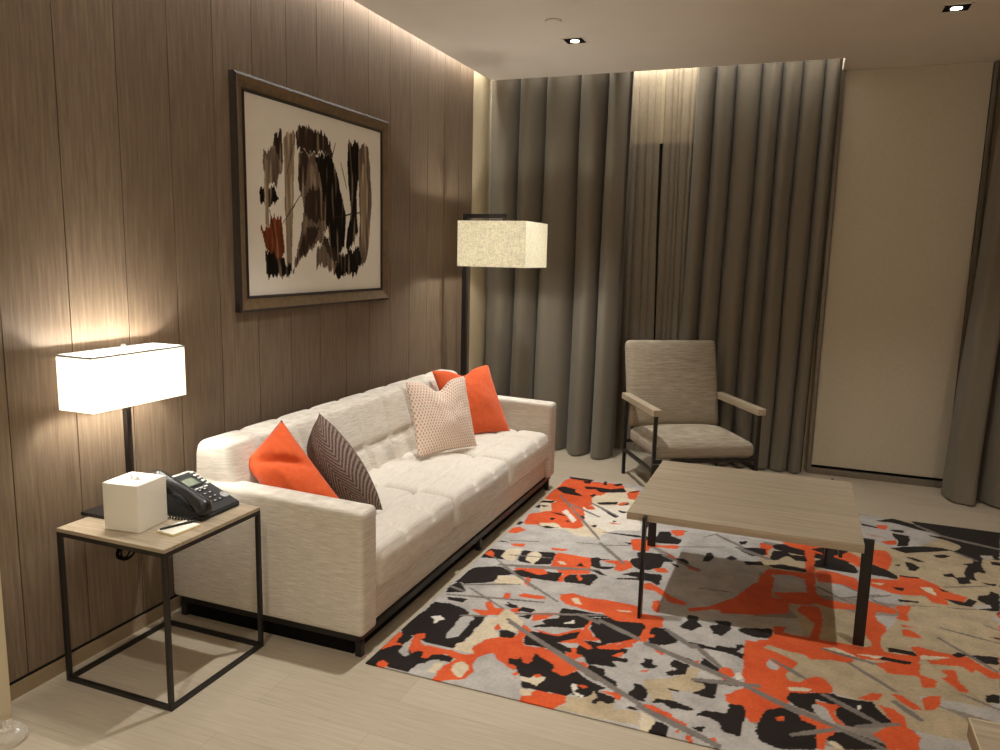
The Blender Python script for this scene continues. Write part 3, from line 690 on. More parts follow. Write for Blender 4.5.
-32 2223,2762 2453,2815
-36 2065,2499 2344,2383
-18 2491,3046 2600,2951
-25 1396,2931 1876,2608
'''
ART = '''
T 3252,2183 3352,2198 3322,1858 3302,1505 3259,1505 3255,1853
D 3352,2207 3428,2236 3584,2233 3649,2197 3698,2102 3549,2120 3364,2105
M 3379,2107 3549,2111 3611,1954 3641,1750 3572,1653 3378,1540 3302,1487 3366,1648 3416,1794 3375,1950
K 3517,2107 3681,2109 3749,1985 3818,1797 3797,1600 3672,1579 3608,1786 3578,1969
D 3394,2106 3461,2100 3445,1974 3388,1898 3372,1967
D 3413,1704 3557,1728 3506,1633 3333,1522
D 3434,1902 3578,1932 3614,1768 3477,1742 3416,1794
M 3085,2037 3167,2113 3235,2105 3247,2023 3188,1916 3107,1925
D 3182,2156 3238,2181 3247,2023 3207,2068 3167,2096
K 3054,1879 3174,1906 3213,1850 3130,1802 3064,1823
T 3098,2022 3125,2033 3126,1710 3094,1708
R 3059,1690 3126,1710 3141,1761 3224,1757 3236,1680 3246,1575 3202,1523 3122,1591 3083,1624
K 3090,1608 3175,1558 3303,1523 3302,1478 3200,1453 3090,1464
K 3841,2205 3953,2236 3971,2105 3931,1903 3948,1703 3833,1580 3816,1660 3873,1840 3839,2032
M 3953,2211 4070,2217 4109,1916 4066,1624 4005,1499 3947,1541 3968,1805
T 3979,2106 4041,2113 4056,1871 4006,1582 3976,1745
K 3670,1502 3815,1590 3967,1623 3986,1541 3907,1459 3722,1452
M 3521,1578 3606,1692 3672,1598 3723,1501 3635,1483 3569,1522 3519,1494
D 3572,1653 3622,1683 3672,1608 3778,1580 3741,1521 3654,1560
T 3469,2048 3500,2051 3529,1946 3481,1924
-7 3237,1732 3388,1881
-9 3675,1780 3969,1825
-7 3768,2091 3827,1954
-7 3717,2188 3681,2109
-5 3352,2181 3273,1975
-7 3129,1794 3190,1575
-5 4010,2169 4089,1956
'''
FPX = 766.151
CAM_P = (2.4823, -0.0515, 1.6)
CAM_A = (0.36850, -0.15614, 0.02365)   # yaw, pitch, roll
E_TABLE, E_FLOOR, E_COVE, E_POCKET, E_POCKET2, E_FILL, E_FILL2, EXPO = 60, 75, 28, 5, 9, 60, 16, 0.0
SPOTS = ((1.03, 4.85, 190), (3.14, 4.80, 90), (1.03, 2.9, 190), (3.14, 2.9, 80), (1.03, .9, 90), (3.14, .9, 60))
# ------------------------------------------------------------------ the setting
CZ = 2.95                       # ceiling
XR, YN, YB = 5.2, -1.7, 6.25    # far side wall, wall behind the camera, window wall
b = MB(); b.box(-.15, XR+.1, YN-.1, YB+.1, -.1, 0); struct(b.build('floor', 'floor'))
b = MB()
b.box(.09, 2.645, YN, 5.80, CZ, 3.13); b.box(2.645, XR, YN, YB, CZ, 3.13); b.box(-.15, XR+.1, YN-.1, YB+.1, 3.16, 3.26)
struct(b.build('ceiling', 'ceil'))
b = MB(); b.box(-.15, -.006, 1.58, 5.664, 0, 3.16, mi=1)
edges = [1.58]+[1.73+.2627*k for k in range(15)]+[5.664]
for a, c in zip(edges[:-1], edges[1:]):
    b.box(-.004, .0, a+.002, c-.002, .07, 3.16, mi=0)
b.box(-.05, -.0042, 1.58, 5.66, .055, .07, mi=1)
struct(b.build('wall_left', ['panel', 'groove']))
b = MB(); b.box(-.005, .001, 1.58, 5.664, 0, .056); struct(b.build('baseboard_left', 'skirt'))
b = MB(); b.box(-.15, .0, 5.672, YB, 0, 3.16); struct(b.build('trim_1', 'cream'))
b = MB(); b.box(-.15, .112, YN, 1.58, 0, 3.16); struct(b.build('wall_near', 'cream'))
b = MB()
b.box(-.15, .9, YB-.05, YB+.1, 0, 3.16); b.box(.9, 2.58, YB-.05, YB+.1, 2.49, 3.16); b.box(2.58, 2.72, YB-.05, YB+.1, 0, 3.16)
b.box(2.72, 3.62, YB-.05, YB+.1, 2.86, 3.16); b.box(3.62, XR+.1, YB-.05, YB+.1, 0, 3.16)
struct(b.build('wall_back', 'cream'))
b = MB(); b.box(XR, XR+.1, YN, YB, 0, 3.16); struct(b.build('wall_right', 'cream'))
b = MB(); b.box(-.15, XR+.1, YN-.1, YN, 0, 3.16); struct(b.build('wall_rear', 'cream'))
for i, (x0, x1, z1) in enumerate(((.9, 2.58, 2.49), (2.72, 3.62, 2.86))):
    w = struct(bpy.data.objects.new('window_%d' % (i+1), None)); COL.objects.link(w)
    b = MB(); b.box(x0, x1, 6.235, 6.245, .05, z1); b.build('pane', 'glass', w)
    b = MB()
    for q in (x0, x1-.04, (x0+x1)/2-.02): b.box(q, q+.04, 6.215, 6.25, 0, z1)
    b.box(x0, x1, 6.215, 6.25, 0, .05); b.box(x0, x1, 6.215, 6.25, z1-.04, z1); b.build('window_frame', 'blackmatt', w)
b = MB(); b.box(2.655, 3.62, 6.12, 6.2, 0, .045, .004); struct(b.build('trim_2', 'alu'))

# ------------------------------------------------------------------ curtains, blind
def fold_sheet(name, mat, label, cat, x0, x1, xb0, xb1, y, nf, amp, seed, z0=.012, z1=3.05, ybot=None, ampb=None, nu=300, nv=30, group=None, flare=0, wide=2.4, over=.22):
    rnd = random.Random(seed); w = [rnd.uniform(.65, 1.4) for _ in range(nf)]; tot = sum(w); cum = [0]
    for q in w: cum.append(cum[-1]+q/tot)
    dp = [rnd.uniform(.75, 1.2) for _ in range(nf+1)]; fr = [rnd.uniform(.7, 1.15) for _ in range(nf)]; sk = [rnd.uniform(-.18, .18) for _ in range(nf)]
    ybot = y if ybot is None else ybot; ampb = ampb or amp
    def fn(u, v):
        k = min(nf-1, max(i for i in range(len(cum)-1) if cum[i] <= u+1e-9)); f = min(1, (u-cum[k])/(cum[k+1]-cum[k]))
        e = 2*f-1; e = e+sk[k]*(1-e*e)*(.6+.8*v)
        lobe = 1-abs(e)**wide                      # broad rounded front, narrow dark groove
        back = dp[k]*(1-f)+dp[k+1]*f
        val = back*(1-lobe)-fr[k]*lobe
        val += .16*math.sin(3*PI*f+seed+k*2.1+v*1.3)*lobe
        if u > .975: val *= 1-min(1, (u-.975)/.025)**2*.9; val -= .5*min(1, (u-.975)/.025)
        z = z1+(z0-z1)*v; a = amp+(ampb-amp)*v
        wob = .016*noise.noise((u*4+seed, v*1.8, seed*.37))*min(1, v*2.5)
        xx = (x0+(x1-x0)*u)*(1-v)+(xb0+(xb1-xb0)*u)*v+over*a*math.sin(PI*e)+wob
        yy = y*(1-v)+ybot*v+a*val+wob*.6
        if v > .93: yy -= flare*(v-.93)/.07*max(0, -val)
        return (xx, yy, z)
    b = MB(); b.grid(fn, nu, nv)
    o = b.build(name, mat, recalc=False); tag(o, label, cat, group); return o
fold_sheet('drape', 'drape', 'grey-brown full-length drape hanging behind the floor lamp', 'curtain', .03, 1.20, .03, 1.18, 5.925, 5, .095, 4, ampb=.105, ybot=5.895, flare=.02, wide=1.75)
fold_sheet('drape', 'drape', 'grey-brown full-length drape hanging behind the armchair, beside the pale blind', 'curtain', 1.64, 2.64, 1.62, 2.60, 6.075, 7, .064, 11, ampb=.064, ybot=6.08, wide=1.75)
fold_sheet('drape', 'drape', 'grey-brown full-length drape on the far side of the pale blind, cut by the photo edge', 'curtain', 3.62, 4.7, 3.52, 4.6, 5.88, 5, .085, 8, z1=2.949, ampb=.1, ybot=5.84, flare=.05)
fold_sheet('sheer_curtain', 'sheer', 'pale sheer curtain panel next to the drape behind the floor lamp', 'curtain', 1.08, 1.366, 1.08, 1.424, 6.168, 5, .010, 21, nu=140)
fold_sheet('sheer_curtain', 'sheer', 'pale sheer curtain panel just above the armchair, next to the wider drape', 'curtain', 1.386, 1.72, 1.424, 1.72, 6.186, 7, .010, 22, nu=180)
bl = thing('roller_blind', 'pale cream roller blind lowered over the window beside the drapes', 'blind', (3.12, 6.15, 0))
b = MB(); b.box(-.45, .45, -.002, .002, .06, CZ-.002); b.build('blind_cloth', 'blind', bl)
b = MB(); b.box(-.45, .45, -.006, .006, .048, .064, .003); b.build('bottom_bar', 'blackmatt', bl)
b = MB(); b.box(-.485, -.455, -.02, .03, .0, CZ-.002, .002); b.box(.455, .485, -.02, .03, 0, CZ-.002, .002); b.build('side_channel', 'alu', bl)

# ------------------------------------------------------------------ rug
RX0, RX1, RY0, RY1, RH = 1.01, 4.45, 2.372, 5.193, .010
PALR = {'K': (34, 27, 25), 'O': (220, 92, 48), 'L': (184, 179, 173), 'C': (216, 200, 172), 'G': (150, 140, 128), 'B': (186, 168, 138), 'W': (226, 218, 204), '-': (126, 118, 111)}
def paint(polys, X, Y, base, pal, jx, jy, fx, fy, seed, rnd=.2):
    sh = X.shape; img = base.copy()
    # ragged outlines: shift the sampling point with smooth noise
    rs = np.random.RandomState(seed)
    def sm(n, fx, fy):
        acc = np.zeros(sh)
        for q in range(n):
            g = 1.55**q; a, bb, p1, p2, p3 = rs.uniform(-.25, .25), rs.uniform(-.25, .25), *rs.uniform(0, 6.28, 3)
            acc += np.sin(X*fx*g*(1+a)+p1+1.8*np.sin(Y*fy*g*.45+p2))*np.sin(Y*fy*g*(1+bb)+p3+1.5*np.sin(X*fx*g*.6+p1))/(1.3**q)
        return acc
    XX = X+jx*sm(4, fx, fy); YY = Y+jy*sm(4, fx, fy)
    for ln in polys.strip().split('\n'):
        c, *pts = ln.split(); P = [tuple(float(k)/1000 for k in q.split(',')) for q in pts]
        if c[0] == '-':
            (ax, ay), (bx, by) = P; w = float(c[1:])/2000; d = (bx-ax)**2+(by-ay)**2
            tt = np.clip(((X-ax)*(bx-ax)+(Y-ay)*(by-ay))/d, 0, 1)
            m = np.hypot(X-ax-tt*(bx-ax), Y-ay-tt*(by-ay)) < w*(.65+.35*np.sin(PI*np.clip(tt, .1, .9))); c = '-'
        else:
            
            if len(P) > 3 and rnd:
                Q = []
                for (x1, y1), (x2, y2) in zip(P, P[1:]+P[:1]): Q += [(x1*(1-rnd)+x2*rnd, y1*(1-rnd)+y2*rnd), (x1*rnd+x2*(1-rnd), y1*rnd+y2*(1-rnd))]
                P = Q
            px = [p[0] for p in P]; py = [p[1] for p in P]
            bx0, bx1, by0, by1 = min(px)-.05, max(px)+.05, min(py)-.05, max(py)+.05
            sel = (XX > bx0) & (XX < bx1) & (YY > by0) & (YY < by1); m = np.zeros(sh, bool)
            if not sel.any(): continue
            xs, ys = XX[sel], YY[sel]; ins = np.zeros(xs.shape, bool)
            for (x1, y1), (x2, y2) in zip(P, P[1:]+P[:1]):
                if y1 == y2: continue
                cr = ((y1 > ys) != (y2 > ys)) & (xs < (x2-x1)*(ys-y1)/(y2-y1)+x1); ins ^= cr
            m[sel] = ins
        img[m] = lin(pal[c])[:3]
    return img
def painted_slab(name, nx, ny, X, Y, img, place, mat, skirt=None):
    """grid of (ny+1)(nx+1) vertices with a colour attribute; place(X, Y) gives positions"""
    P = place(X, Y).reshape(-1, 3)
    I = np.arange((nx+1)*(ny+1)).reshape(ny+1, nx+1)
    F = np.stack([I[:-1, :-1], I[:-1, 1:], I[1:, 1:], I[1:, :-1]], -1).reshape(-1, 4)
    C = np.concatenate([img.reshape(-1, 3), np.ones((P.shape[0], 1))], 1)
    if skirt is not None:
        ring = np.concatenate([I[0, :-1], I[:-1, -1], I[-1, :0:-1], I[:0:-1, 0]])
        low = P[ring]+np.array(skirt); k0 = len(P); P = np.concatenate([P, low]); C = np.concatenate([C, C[ring]*np.array([.6, .6, .6, 1])])
        n = len(ring); a = ring; b2 = np.roll(ring, -1); lo = k0+np.arange(n); lo2 = np.roll(lo, -1)
        F = np.concatenate([F, np.stack([a, lo, lo2, b2], -1)])
    me = bpy.data.meshes.new(name); me.from_pydata(P.tolist(), [], F.tolist())
    at = me.color_attributes.new('Col', 'FLOAT_COLOR', 'POINT'); at.data.foreach_set('color', C.astype(np.float32).ravel())
    me.materials.append(M[mat]); me.update(); o = bpy.data.objects.new(name, me); COL.objects.link(o); return o
nx, ny = 560, 470
gx, gy = np.meshgrid(np.linspace(RX0, RX1, nx+1), np.linspace(RY0, RY1, ny+1))
def wav(seed, f, sx=1., sy=1.):
    rs = np.random.RandomState(seed); a = np.zeros(gx.shape)
    for q in range(7):
        th = rs.uniform(0, 6.28); k = f*rs.uniform(.6, 1.9)
        a += np.sin(k*(gx*sx*math.cos(th)+gy*sy*math.sin(th))+rs.uniform(0, 6.28)+1.3*np.sin(k*.6*gy+rs.uniform(0, 6.28)))
    return a/7
base = np.zeros(gx.shape+(3,)); base[:] = lin(PALR['G'])[:3]
def put(mask, c): base[mask] = lin(PALR[c])[:3]
base[:] = lin(PALR['L'])[:3]; put((wav(1, 7, .7, 1.3) > .2) & (gx > 2.4), 'G'); put((wav(2, 7) > .2) & (gx > 2.2), 'B')
out = gx > 3.21+np.maximum(gy-2.73, 0)*.215+.03*wav(8, 20)       # the part of the rug the traced blobs do not reach
put(out & (wav(3, 9, .7, 1.4) > .12), 'K'); put(out & (wav(4, 9, .7, 1.4) > .2), 'O'); put(out & (wav(5, 9) > .32), 'C')
hid = (gx > 1.95) & (gy > 4.2) & ~out
put(hid & (wav(6, 10, .7, 1.4) > .18), 'K'); put(hid & (wav(7, 10, .7, 1.4) > .2), 'O')
img = paint(RUG, gx, gy, base, PALR, .0028, .0016, 26, 44, 5, .1)
rs = np.random.RandomState(2)
img = np.clip(img*(1+rs.uniform(-.10, .10, img.shape[:2]+(1,))), 0, 1)
def rugpos(X, Y):
    lip = np.minimum.reduce([X-RX0, RX1-X, Y-RY0, RY1-Y]); z = RH-.004*np.exp(-lip/.006)
    return np.stack([X, Y, z], -1)
rug = painted_slab('rug', nx, ny, gx, gy, img, rugpos, 'rug', (0, 0, -RH+.005))
tag(rug, 'abstract rug in orange, black, cream and grey under the coffee table', 'rug')

# ------------------------------------------------------------------ framed picture
pf = thing('framed_picture', 'large bronze framed abstract brushstroke picture hanging over the sofa', 'picture', (0, 0, 0))
y0, y1, z0, z1 = 2.876, 4.284, 1.298, 2.394
b = MB()
def ring(b, y0, y1, z0, z1, w, xa, xb, mi=0, bev=.006):
    # mitred moulding: outer edge sits nearer the wall than the inner lip
    for (p, q, d) in (((y0, z0), (y1, z0), (0, 1)), ((y1, z0), (y1, z1), (-1, 0)), ((y1, z1), (y0, z1), (0, -1)), ((y0, z1), (y0, z0), (1, 0))):
        p, q = Vector(p), Vector(q); d = Vector(d); e = (q-p).normalized()
        prof = [(0, .002), (0, xb), (.012, xb+.006), (w*.45, xb+.002), (w*.8, xa), (w, xa-.004), (w, .002)]
        A = [b.bm.verts.new((x, *(p+d*s+e*s))) for s, x in prof]; B = [b.bm.verts.new((x, *(q+d*s-e*s))) for s, x in prof]
        for k in range(len(prof)):
            f = b.bm.faces.new((A[k], A[(k+1) % len(prof)], B[(k+1) % len(prof)], B[k])); f.material_index = (1 if k in (0, 1) else mi)
ring(b, y0, y1, z0, z1, .062, .026, .030)
b.build('frame', ['frame', 'frame_dark'], pf)
b = MB(); ring(b, y0+.062, y1-.062, z0+.062, z1-.062, .014, .019, .021); b.build('inner_lip', ['frame_dark', 'frame_dark'], pf)
iy0, iy1, iz0, iz1 = y0+.07, y1-.07, z0+.07, z1-.07
nx2, ny2 = 330, 250
ax_, az_ = np.meshgrid(np.linspace(iy0, iy1, nx2+1), np.linspace(iz0, iz1, ny2+1))
basea = np.zeros(ax_.shape+(3,)); basea[:] = lin((238, 233, 223))[:3]
PALA = {'K': (30, 23, 18), 'D': (66, 52, 43), 'M': (124, 108, 94), 'T': (160, 142, 120), 'R': (128, 66, 38), '-': (48, 36, 28)}
ia = paint(ART, ax_, az_, basea, PALA, .003, .014, 85, 12, 9, .1)
ink = (np.abs(ia-basea).sum(-1) > .02)
rs = np.random.RandomState(4); st = np.zeros(ax_.shape)
for q in range(10):
    f = rs.uniform(40, 190); st += np.sin(ax_*f+rs.uniform(0, 6.28)+2.5*np.sin(az_*rs.uniform(4, 9)+rs.uniform(0, 6)))
st = np.clip(.5+st/9, 0, 1)[..., None]
ia = np.where(ink[..., None], ia*(.55+.5*st)+np.array(lin((176, 156, 128))[:3])*np.clip(st-.72, 0, 1)*1.6, ia)
cv = painted_slab('canvas', nx2, ny2, ax_, az_, ia, lambda X, Y: np.stack([np.full_like(X, .014), X, Y], -1), 'canvas')
cv.parent = pf; cv['label'] = 'off-white canvas with dark brown and rust abstract strokes'

# ------------------------------------------------------------------ sofa
SY0, SY1 = 2.39, 4.93
sofa = thing('sofa', 'long cream three-seat sofa with quilted cushions along the panelled wall', 'sofa', (.5, 3.66, 0))
def sofaobj(b, name, mat, **k):
    o = b.build(name, mat, sofa, **k); o.matrix_parent_inverse = Matrix.Translation((-.5, -3.66, 0)); return o
# seat base
b = MB(); b.rbox((.90, SY1-SY0-.24, .14), .012, .12, lambda p, n: p+Vector((.50, 3.66, .16))); sofaobj(b, 'seat_base', 'sofa')
for sy in (SY0+.06, SY1-.06):
    b = MB()
    def arm(p, n, sy=sy):
        q = p+Vector((.505, sy, .354))
        if p.z > .2: q.z -= .012*(p.x/.48)
        return q
    b.rbox((.96, .122, .53), .022, .06, arm); ar_ = sofaobj(b, 'armrest', 'sofa')
    b = MB()      # seam line around the front panel
    e = .012; x = .989
    b.tube([(x-.012, sy-.063, .13), (x-.012, sy-.063, .585), (x-.012, sy-.047, .606), (x-.012, sy+.047, .606), (x-.012, sy+.063, .585), (x-.012, sy+.063, .13)], .003, 6)
    o = b.build('seam', 'piping', ar_); o.matrix_parent_inverse = Matrix.Translation((-.5, -3.66, 0))
# back: leaning slab with quilting
def quilt(u, n):
    f = abs((u*n) % 1-.5)*2           # 0 mid cell, 1 on the seam
    return f
b = MB(); BL, BH = 2.40, .47
def backfn(p, n):
    tt = (p.x+.11)/.22; z = .542+p.z; zz = (p.z+.235)/.47
    xf = .40-.135*zz; xr = .10+.03*zz
    x = xr+(xf-xr)*tt; y = 3.635+p.y
    if n.x > .5 or (abs(n.z) < .01 and p.x > .05) or p.x > .08:
        u = (p.y+BL/2)/BL
        qu = quilt(u, 9); qv = quilt((zz+.08)/1.16*2/2, 2)
        bul = .026*(1-qu**6)*(1-qv**6)-.016*max(0, qu-.88)/.12-.016*max(0, qv-.9)/.1
        third = quilt(u, 3); bul -= .022*max(0, third-.965)/.035
        x += bul*(min(1, max(0, (p.x-.05)/.05)))
    if n.z > .5: z += .012*(1-quilt((p.y+BL/2)/BL, 9)**6)
    return Vector((x, y, z))
b.rbox((.22, BL, BH), .045, .016, backfn); sofaobj(b, 'back_cushion', 'sofa')
# three seat cushions
CL = (SY1-SY0-.25)/3
for k in range(3):
    cy = SY0+.125+CL*(k+.5)
    b = MB()
    def seatfn(p, n, cy=cy):
        u = (p.x+.33)/.66; v = (p.y+CL/2)/CL
        x, y, z = p.x+.655, p.y+cy, p.z+.317
        if p.z > .06:
            qu, qv = quilt(u, 3), quilt(v, 3)
            z += .020*(1-qu**6)*(1-qv**6)-.013*max(0, qu-.88)/.12-.013*max(0, qv-.88)/.12
            z += .018*math.sin(PI*min(1, max(0, u)))*math.sin(PI*min(1, max(0, v)))
            z += .004*noise.noise((x*7, y*7, 1))
        if p.x > .3: x += .006*math.sin(PI*v)
        return Vector((x, y, z))
    b.rbox((.66, CL-.014, .17), .042, .016, seatfn); sc = sofaobj(b, 'seat_cushion', 'sofa_seat')
b = MB()
for x in (.07, .95): b.box(x-.012, x+.012, SY0+.02, SY1-.02, .062, .0905)
for y in (SY0+.03, 3.66, SY1-.03): b.box(.07, .95, y-.012, y+.012, .062, .0905)
sofaobj(b, 'base_frame', 'black')
b = MB(); b.box(.05, .925, SY0+.03, SY1-.03, .001, .0895); sofaobj(b, 'under_shade_block', 'blackmatt')  # added black block standing in for the deep shade under the sofa
for x in (.07, .955):
    for y in (SY0+.03, 3.64, SY1-.08):
        b = MB(); b.box(x-.014, x+.014, y-.014, y+.014, 0, .063, .002); sofaobj(b, 'leg', 'black')

# ------------------------------------------------------------------ pillows: a bilinear patch of four corners, inflated both ways
def pillow(name, label, mat, TL, TR, BR, BL, th, dent=0., pinch=.05, n=34, back=.45, bulge=0., seed=0, fold=0.):
    TL, TR, BR, BL = map(Vector, (TL, TR, BR, BL)); c = (TL+TR+BR+BL)/4
    nm = (TR-BL).cross(TL-BR).normalized()
    if nm.y > 0: nm = -nm
    b = MB()
    upv = ((TL+TR)-(BL+BR)).normalized()
    def f(sgn):
        def fn(u, v):
            a, bb = u*2-1, v*2-1
            au = a*(1-pinch*(1-bb*bb))+bulge*(1-bb*bb)*max(0, a); av = bb*(1-pinch*(1-a*a))
            uu, vv = (au+1)/2, (av+1)/2
            p = TL*(1-uu)*(1-vv)+TR*uu*(1-vv)+BR*uu*vv+BL*(1-uu)*vv
            h = ((1-a*a)**.62)*((1-bb*bb)**.62)
            w = 1+.14*noise.noise((a*1.7+seed, bb*1.7, seed*1.3))
            p = p+nm*sgn*th/2*h*w*(1 if sgn > 0 else back)
            if dent: p = p-upv*dent*math.exp(-(a/.33)**2)*max(0, (1-vv)-.25)*1.3
            if fold: p = p+nm*fold*math.exp(-((bb-.5*a+.5)/.12)**2)*(1-a*a)*(1-bb*bb)
            p = p+nm*sgn*.004*noise.noise((a*5, bb*5, seed+sgn))*min(1, h*2)
            return p-c
        return fn
    b.grid(f(1), n, n, uv=True); b.grid(f(-1), n, n, uv=True)
    bmesh.ops.remove_doubles(b.bm, verts=b.bm.verts, dist=1e-5)
    o = b.build(name, mat, loc=c); tag(o, label, 'pillow'); return o
pillow('throw_pillow', 'orange throw pillow tucked against the sofa armrest nearest the side table', 'orange',
       (.29, 2.555, .68), (.375, 2.715, .848), (.735, 2.70, .475), (.52, 2.60, .40), .20, seed=1, fold=-.05, pinch=.02)
pillow('throw_pillow', 'dark brown herringbone throw pillow leaning on an orange pillow', 'herring',
       (.37, 2.93, .70), (.475, 2.86, .862), (.80, 2.87, .445), (.58, 2.92, .40), .25, seed=2, pinch=0, bulge=.55)
pillow('throw_pillow', 'pale pink and cream small-check throw pillow with a dented top edge', 'check',
       (.417, 3.789, .868), (.619, 4.18, .862), (.72, 4.152, .44), (.518, 3.761, .435), .16, dent=.07, seed=3)
pillow('throw_pillow', 'orange throw pillow behind the pale check pillow at the far armrest', 'orange',
       (.30, 4.37, .845), (.53, 4.775, .85), (.745, 4.665, .43), (.502, 4.27, .435), .15, dent=.05, seed=4)

# ------------------------------------------------------------------ side table + what stands on it
SX0, SX1, SYa, SYb, SH = .06, .561, 1.83, 2.326, .592
def side_table(name, label, x0, x1, y0, y1, h, bar=.016, top=.014):
    tb = thing(name, label, 'table', ((x0+x1)/2, (y0+y1)/2, 0)); lx, ly = (x1-x0)/2, (y1-y0)/2
    b = MB(); b.box(-lx, lx, -ly, ly, h-top, h, .0015); b.build('table_top', 'oakx', tb)
    for sx in (-1, 1):
        for sy in (-1, 1):
            b = MB(); xx, yy = sx*(lx-bar/2), sy*(ly-bar/2)
            b.box(xx-bar/2, xx+bar/2, yy-bar/2, yy+bar/2, 0, h-top, .001); b.build('leg', 'black', tb)
    for (nm, za, zb) in (('upper_frame', h-top-bar, h-top), ('floor_frame', 0, bar)):
        b = MB()
        for s in (-1, 1):
            b.box(-lx+bar, lx-bar, s*(ly-bar/2)-bar/2, s*(ly-bar/2)+bar/2, za, zb, .001)
            b.box(s*(lx-bar/2)-bar/2, s*(lx-bar/2)+bar/2, -ly+bar, ly-bar, za, zb, .001)
        b.build(nm, 'black', tb)
    return tb
side_table('side_table', 'pale oak side table with black cube frame beside the sofa, holding the lamp', SX0, SX1, SYa, SYb, SH)
# table lamp
LX, LY = .113, 2.119
tl = thing('table_lamp', 'black table lamp with lit white rectangular shade on side table', 'lamp', (LX, LY, SH))
b = MB(); b.box(-.09, .085, -.155, .13, 0, .013, .002); b.build('base', 'black', tl)
b = MB(); b.box(-.011, .011, -.011, .011, .013, .455, .001); b.build('stem', 'black', tl)
def shade_box(hx, hy, z0, z1, t=.003):
    b = MB()
    for s in (-1, 1):
        b.box(s*hx-t/2, s*hx+t/2, -hy, hy, z0, z1); b.box(-hx, hx, s*hy-t/2, s*hy+t/2, z0, z1)
    return b
o = shade_box(.083, .219, .417, .616).build('lamp_shade', 'shade_table', tl)
b = MB()
for s in (-1, 1):
    b.box(s*.083-.0035, s*.083+.0035, -.2225, .2225, .612, .618); b.box(-.0865, .0865, s*.219-.0035, s*.219+.0035, .612, .618)
b.build('trim', 'silver', o)
b = MB(); b.tube([(0, 0, .455), (0, 0, .60), (0, 0, .628)], .004, 8); b.box(-.083, .083, -.003, .003, .598, .602); b.lathe([(.003, .626), (.009, .630), (.009, .638), (.003, .642)], n=12); b.build('harp', 'silver', tl)
for s in (-1, 1):
    b = MB(); b.lathe([(.013, -.05), (.014, -.03), (.022, -.01), (.028, .012), (.022, .034), (.006, .042)], (0, s*.095, .50), 16); b.build('bulb', 'glow', tl)
    b = MB(); b.tube([(0, 0, .45), (0, s*.06, .447), (0, s*.095, .452)], .006, 8); b.build('arm', 'black', tl)
# tissue box
tb = thing('tissue_box', 'white glossy cube tissue box on side table', 'tissue box', (.288, 1.976, SH), math.radians(6))
b = MB(); b.rbox((.150, .150, .174), .004, .05, lambda p, n: p+Vector((0, 0, .087))); b.build('cover', 'white', tb)
b = MB(); b.lathe([(.001, 0), (.026, .0), (.03, .0012), (.001, .0016)], (0, 0, .174), 24); bmesh.ops.scale(b.bm, vec=(1, .5, 1), verts=b.bm.verts); b.build('slot_ring', 'silver', tb)
b = MB()
b.grid(lambda u, v: Vector(((u-.5)*.04, .006*math.sin(u*9+v*3)+(v-.5)*.006, .175+.016*v*(.6+.4*math.sin(u*7)))), 12, 5); b.build('tissue', 'paper', tb)
# telephone, facing the room (+x)
ph = thing('telephone', 'black office desk telephone with grey screen on side table', 'telephone', (.355, 2.20, SH), math.radians(0)); ph.scale = (1, 1, 1.06)
SL = math.atan2(.085, .235)
R = Matrix.Translation((0, 0, .028)) @ Matrix.Rotation(SL, 4, 'Y')      # slope: high towards the wall, low to the room
b = MB()
prof = [(.125, 0), (.125, .018), (-.108, .106), (-.122, .10), (-.085, .030), (-.035, .008), (.02, .004)]
for s in (0,):
    A = [b.bm.verts.new((x, -.108, z)) for x, z in prof]; B = [b.bm.verts.new((x, .105, z)) for x, z in prof]
    b.bm.faces.new(A); b.bm.faces.new(B[::-1])
    for k in range(len(prof)): b.bm.faces.new((A[k], B[k], B[(k+1) % len(prof)], A[(k+1) % len(prof)]))
bmesh.ops.bevel(b.bm, geom=list(b.bm.edges), offset=.004, segments=2, affect='EDGES')
b.build('body', 'plastic2', ph)
b = MB(); b.box(-.115, -.06, -.09, .09, 0, .035, .004); b.build('foot', 'plastic', ph)
def face(u, w, hgt=0):   # u along the slope (0 low .. 1 high), w across
    a = Vector((.125, w, .018)); c = Vector((-.108, w, .106)); n = Vector((.088, 0, .233)).normalized()
    return a+(c-a)*u+n*hgt
FR = Matrix.Rotation(-math.atan2(.233, .088)+PI/2, 4, 'Y')
def key(b, u, w, du, dw, h):
    bx = b.box(-du/2, du/2, -dw/2, dw/2, -.002, h, .0012)
    mt = Matrix.Translation(face(u, w)) @ Matrix.Rotation(math.atan2(.088, .233), 4, 'Y')
    vs = bx
    for v in vs: v.co = mt @ v.co
b = MB(); key(b, .76, .028, .062, .085, .003); b.build('screen_bezel', 'plastic', ph)
b = MB(); key(b, .76, .026, .046, .066, .0045); b.build('screen', 'lcd', ph)
for r in range(4):
    for c in range(3):
        kb = MB(); key(kb, .20+.105*r, -.005+.026*c, .013, .019, .0035); ko = kb.build('key', 'plastic', ph)
        lb = MB(); key(lb, .20+.105*r, -.007+.026*c, .005, .010, .0041); lb.build('key_mark', 'keywhite', ko)
for c in range(4):
    kb = MB(); key(kb, .565, -.012+.025*c, .006, .018, .0045); kb.build('soft_key', 'keywhite', ph)
for r in range(5):
    kb = MB(); key(kb, .62+.085*r, .088, .010, .018, .005); kb.build('line_key', 'keywhite', ph)
b = MB()
mt = Matrix.Translation(face(.25, .083)) @ Matrix.Rotation(math.atan2(.088, .233), 4, 'Y')
b.lathe([(.016, 0), (.018, .004), (.014, .006), (.012, .0045), (.008, .0045), (.007, .006), (.001, .0065)], n=20)
for v in b.bm.verts: v.co = mt @ v.co
b.build('navigation_ring', 'silver', ph)
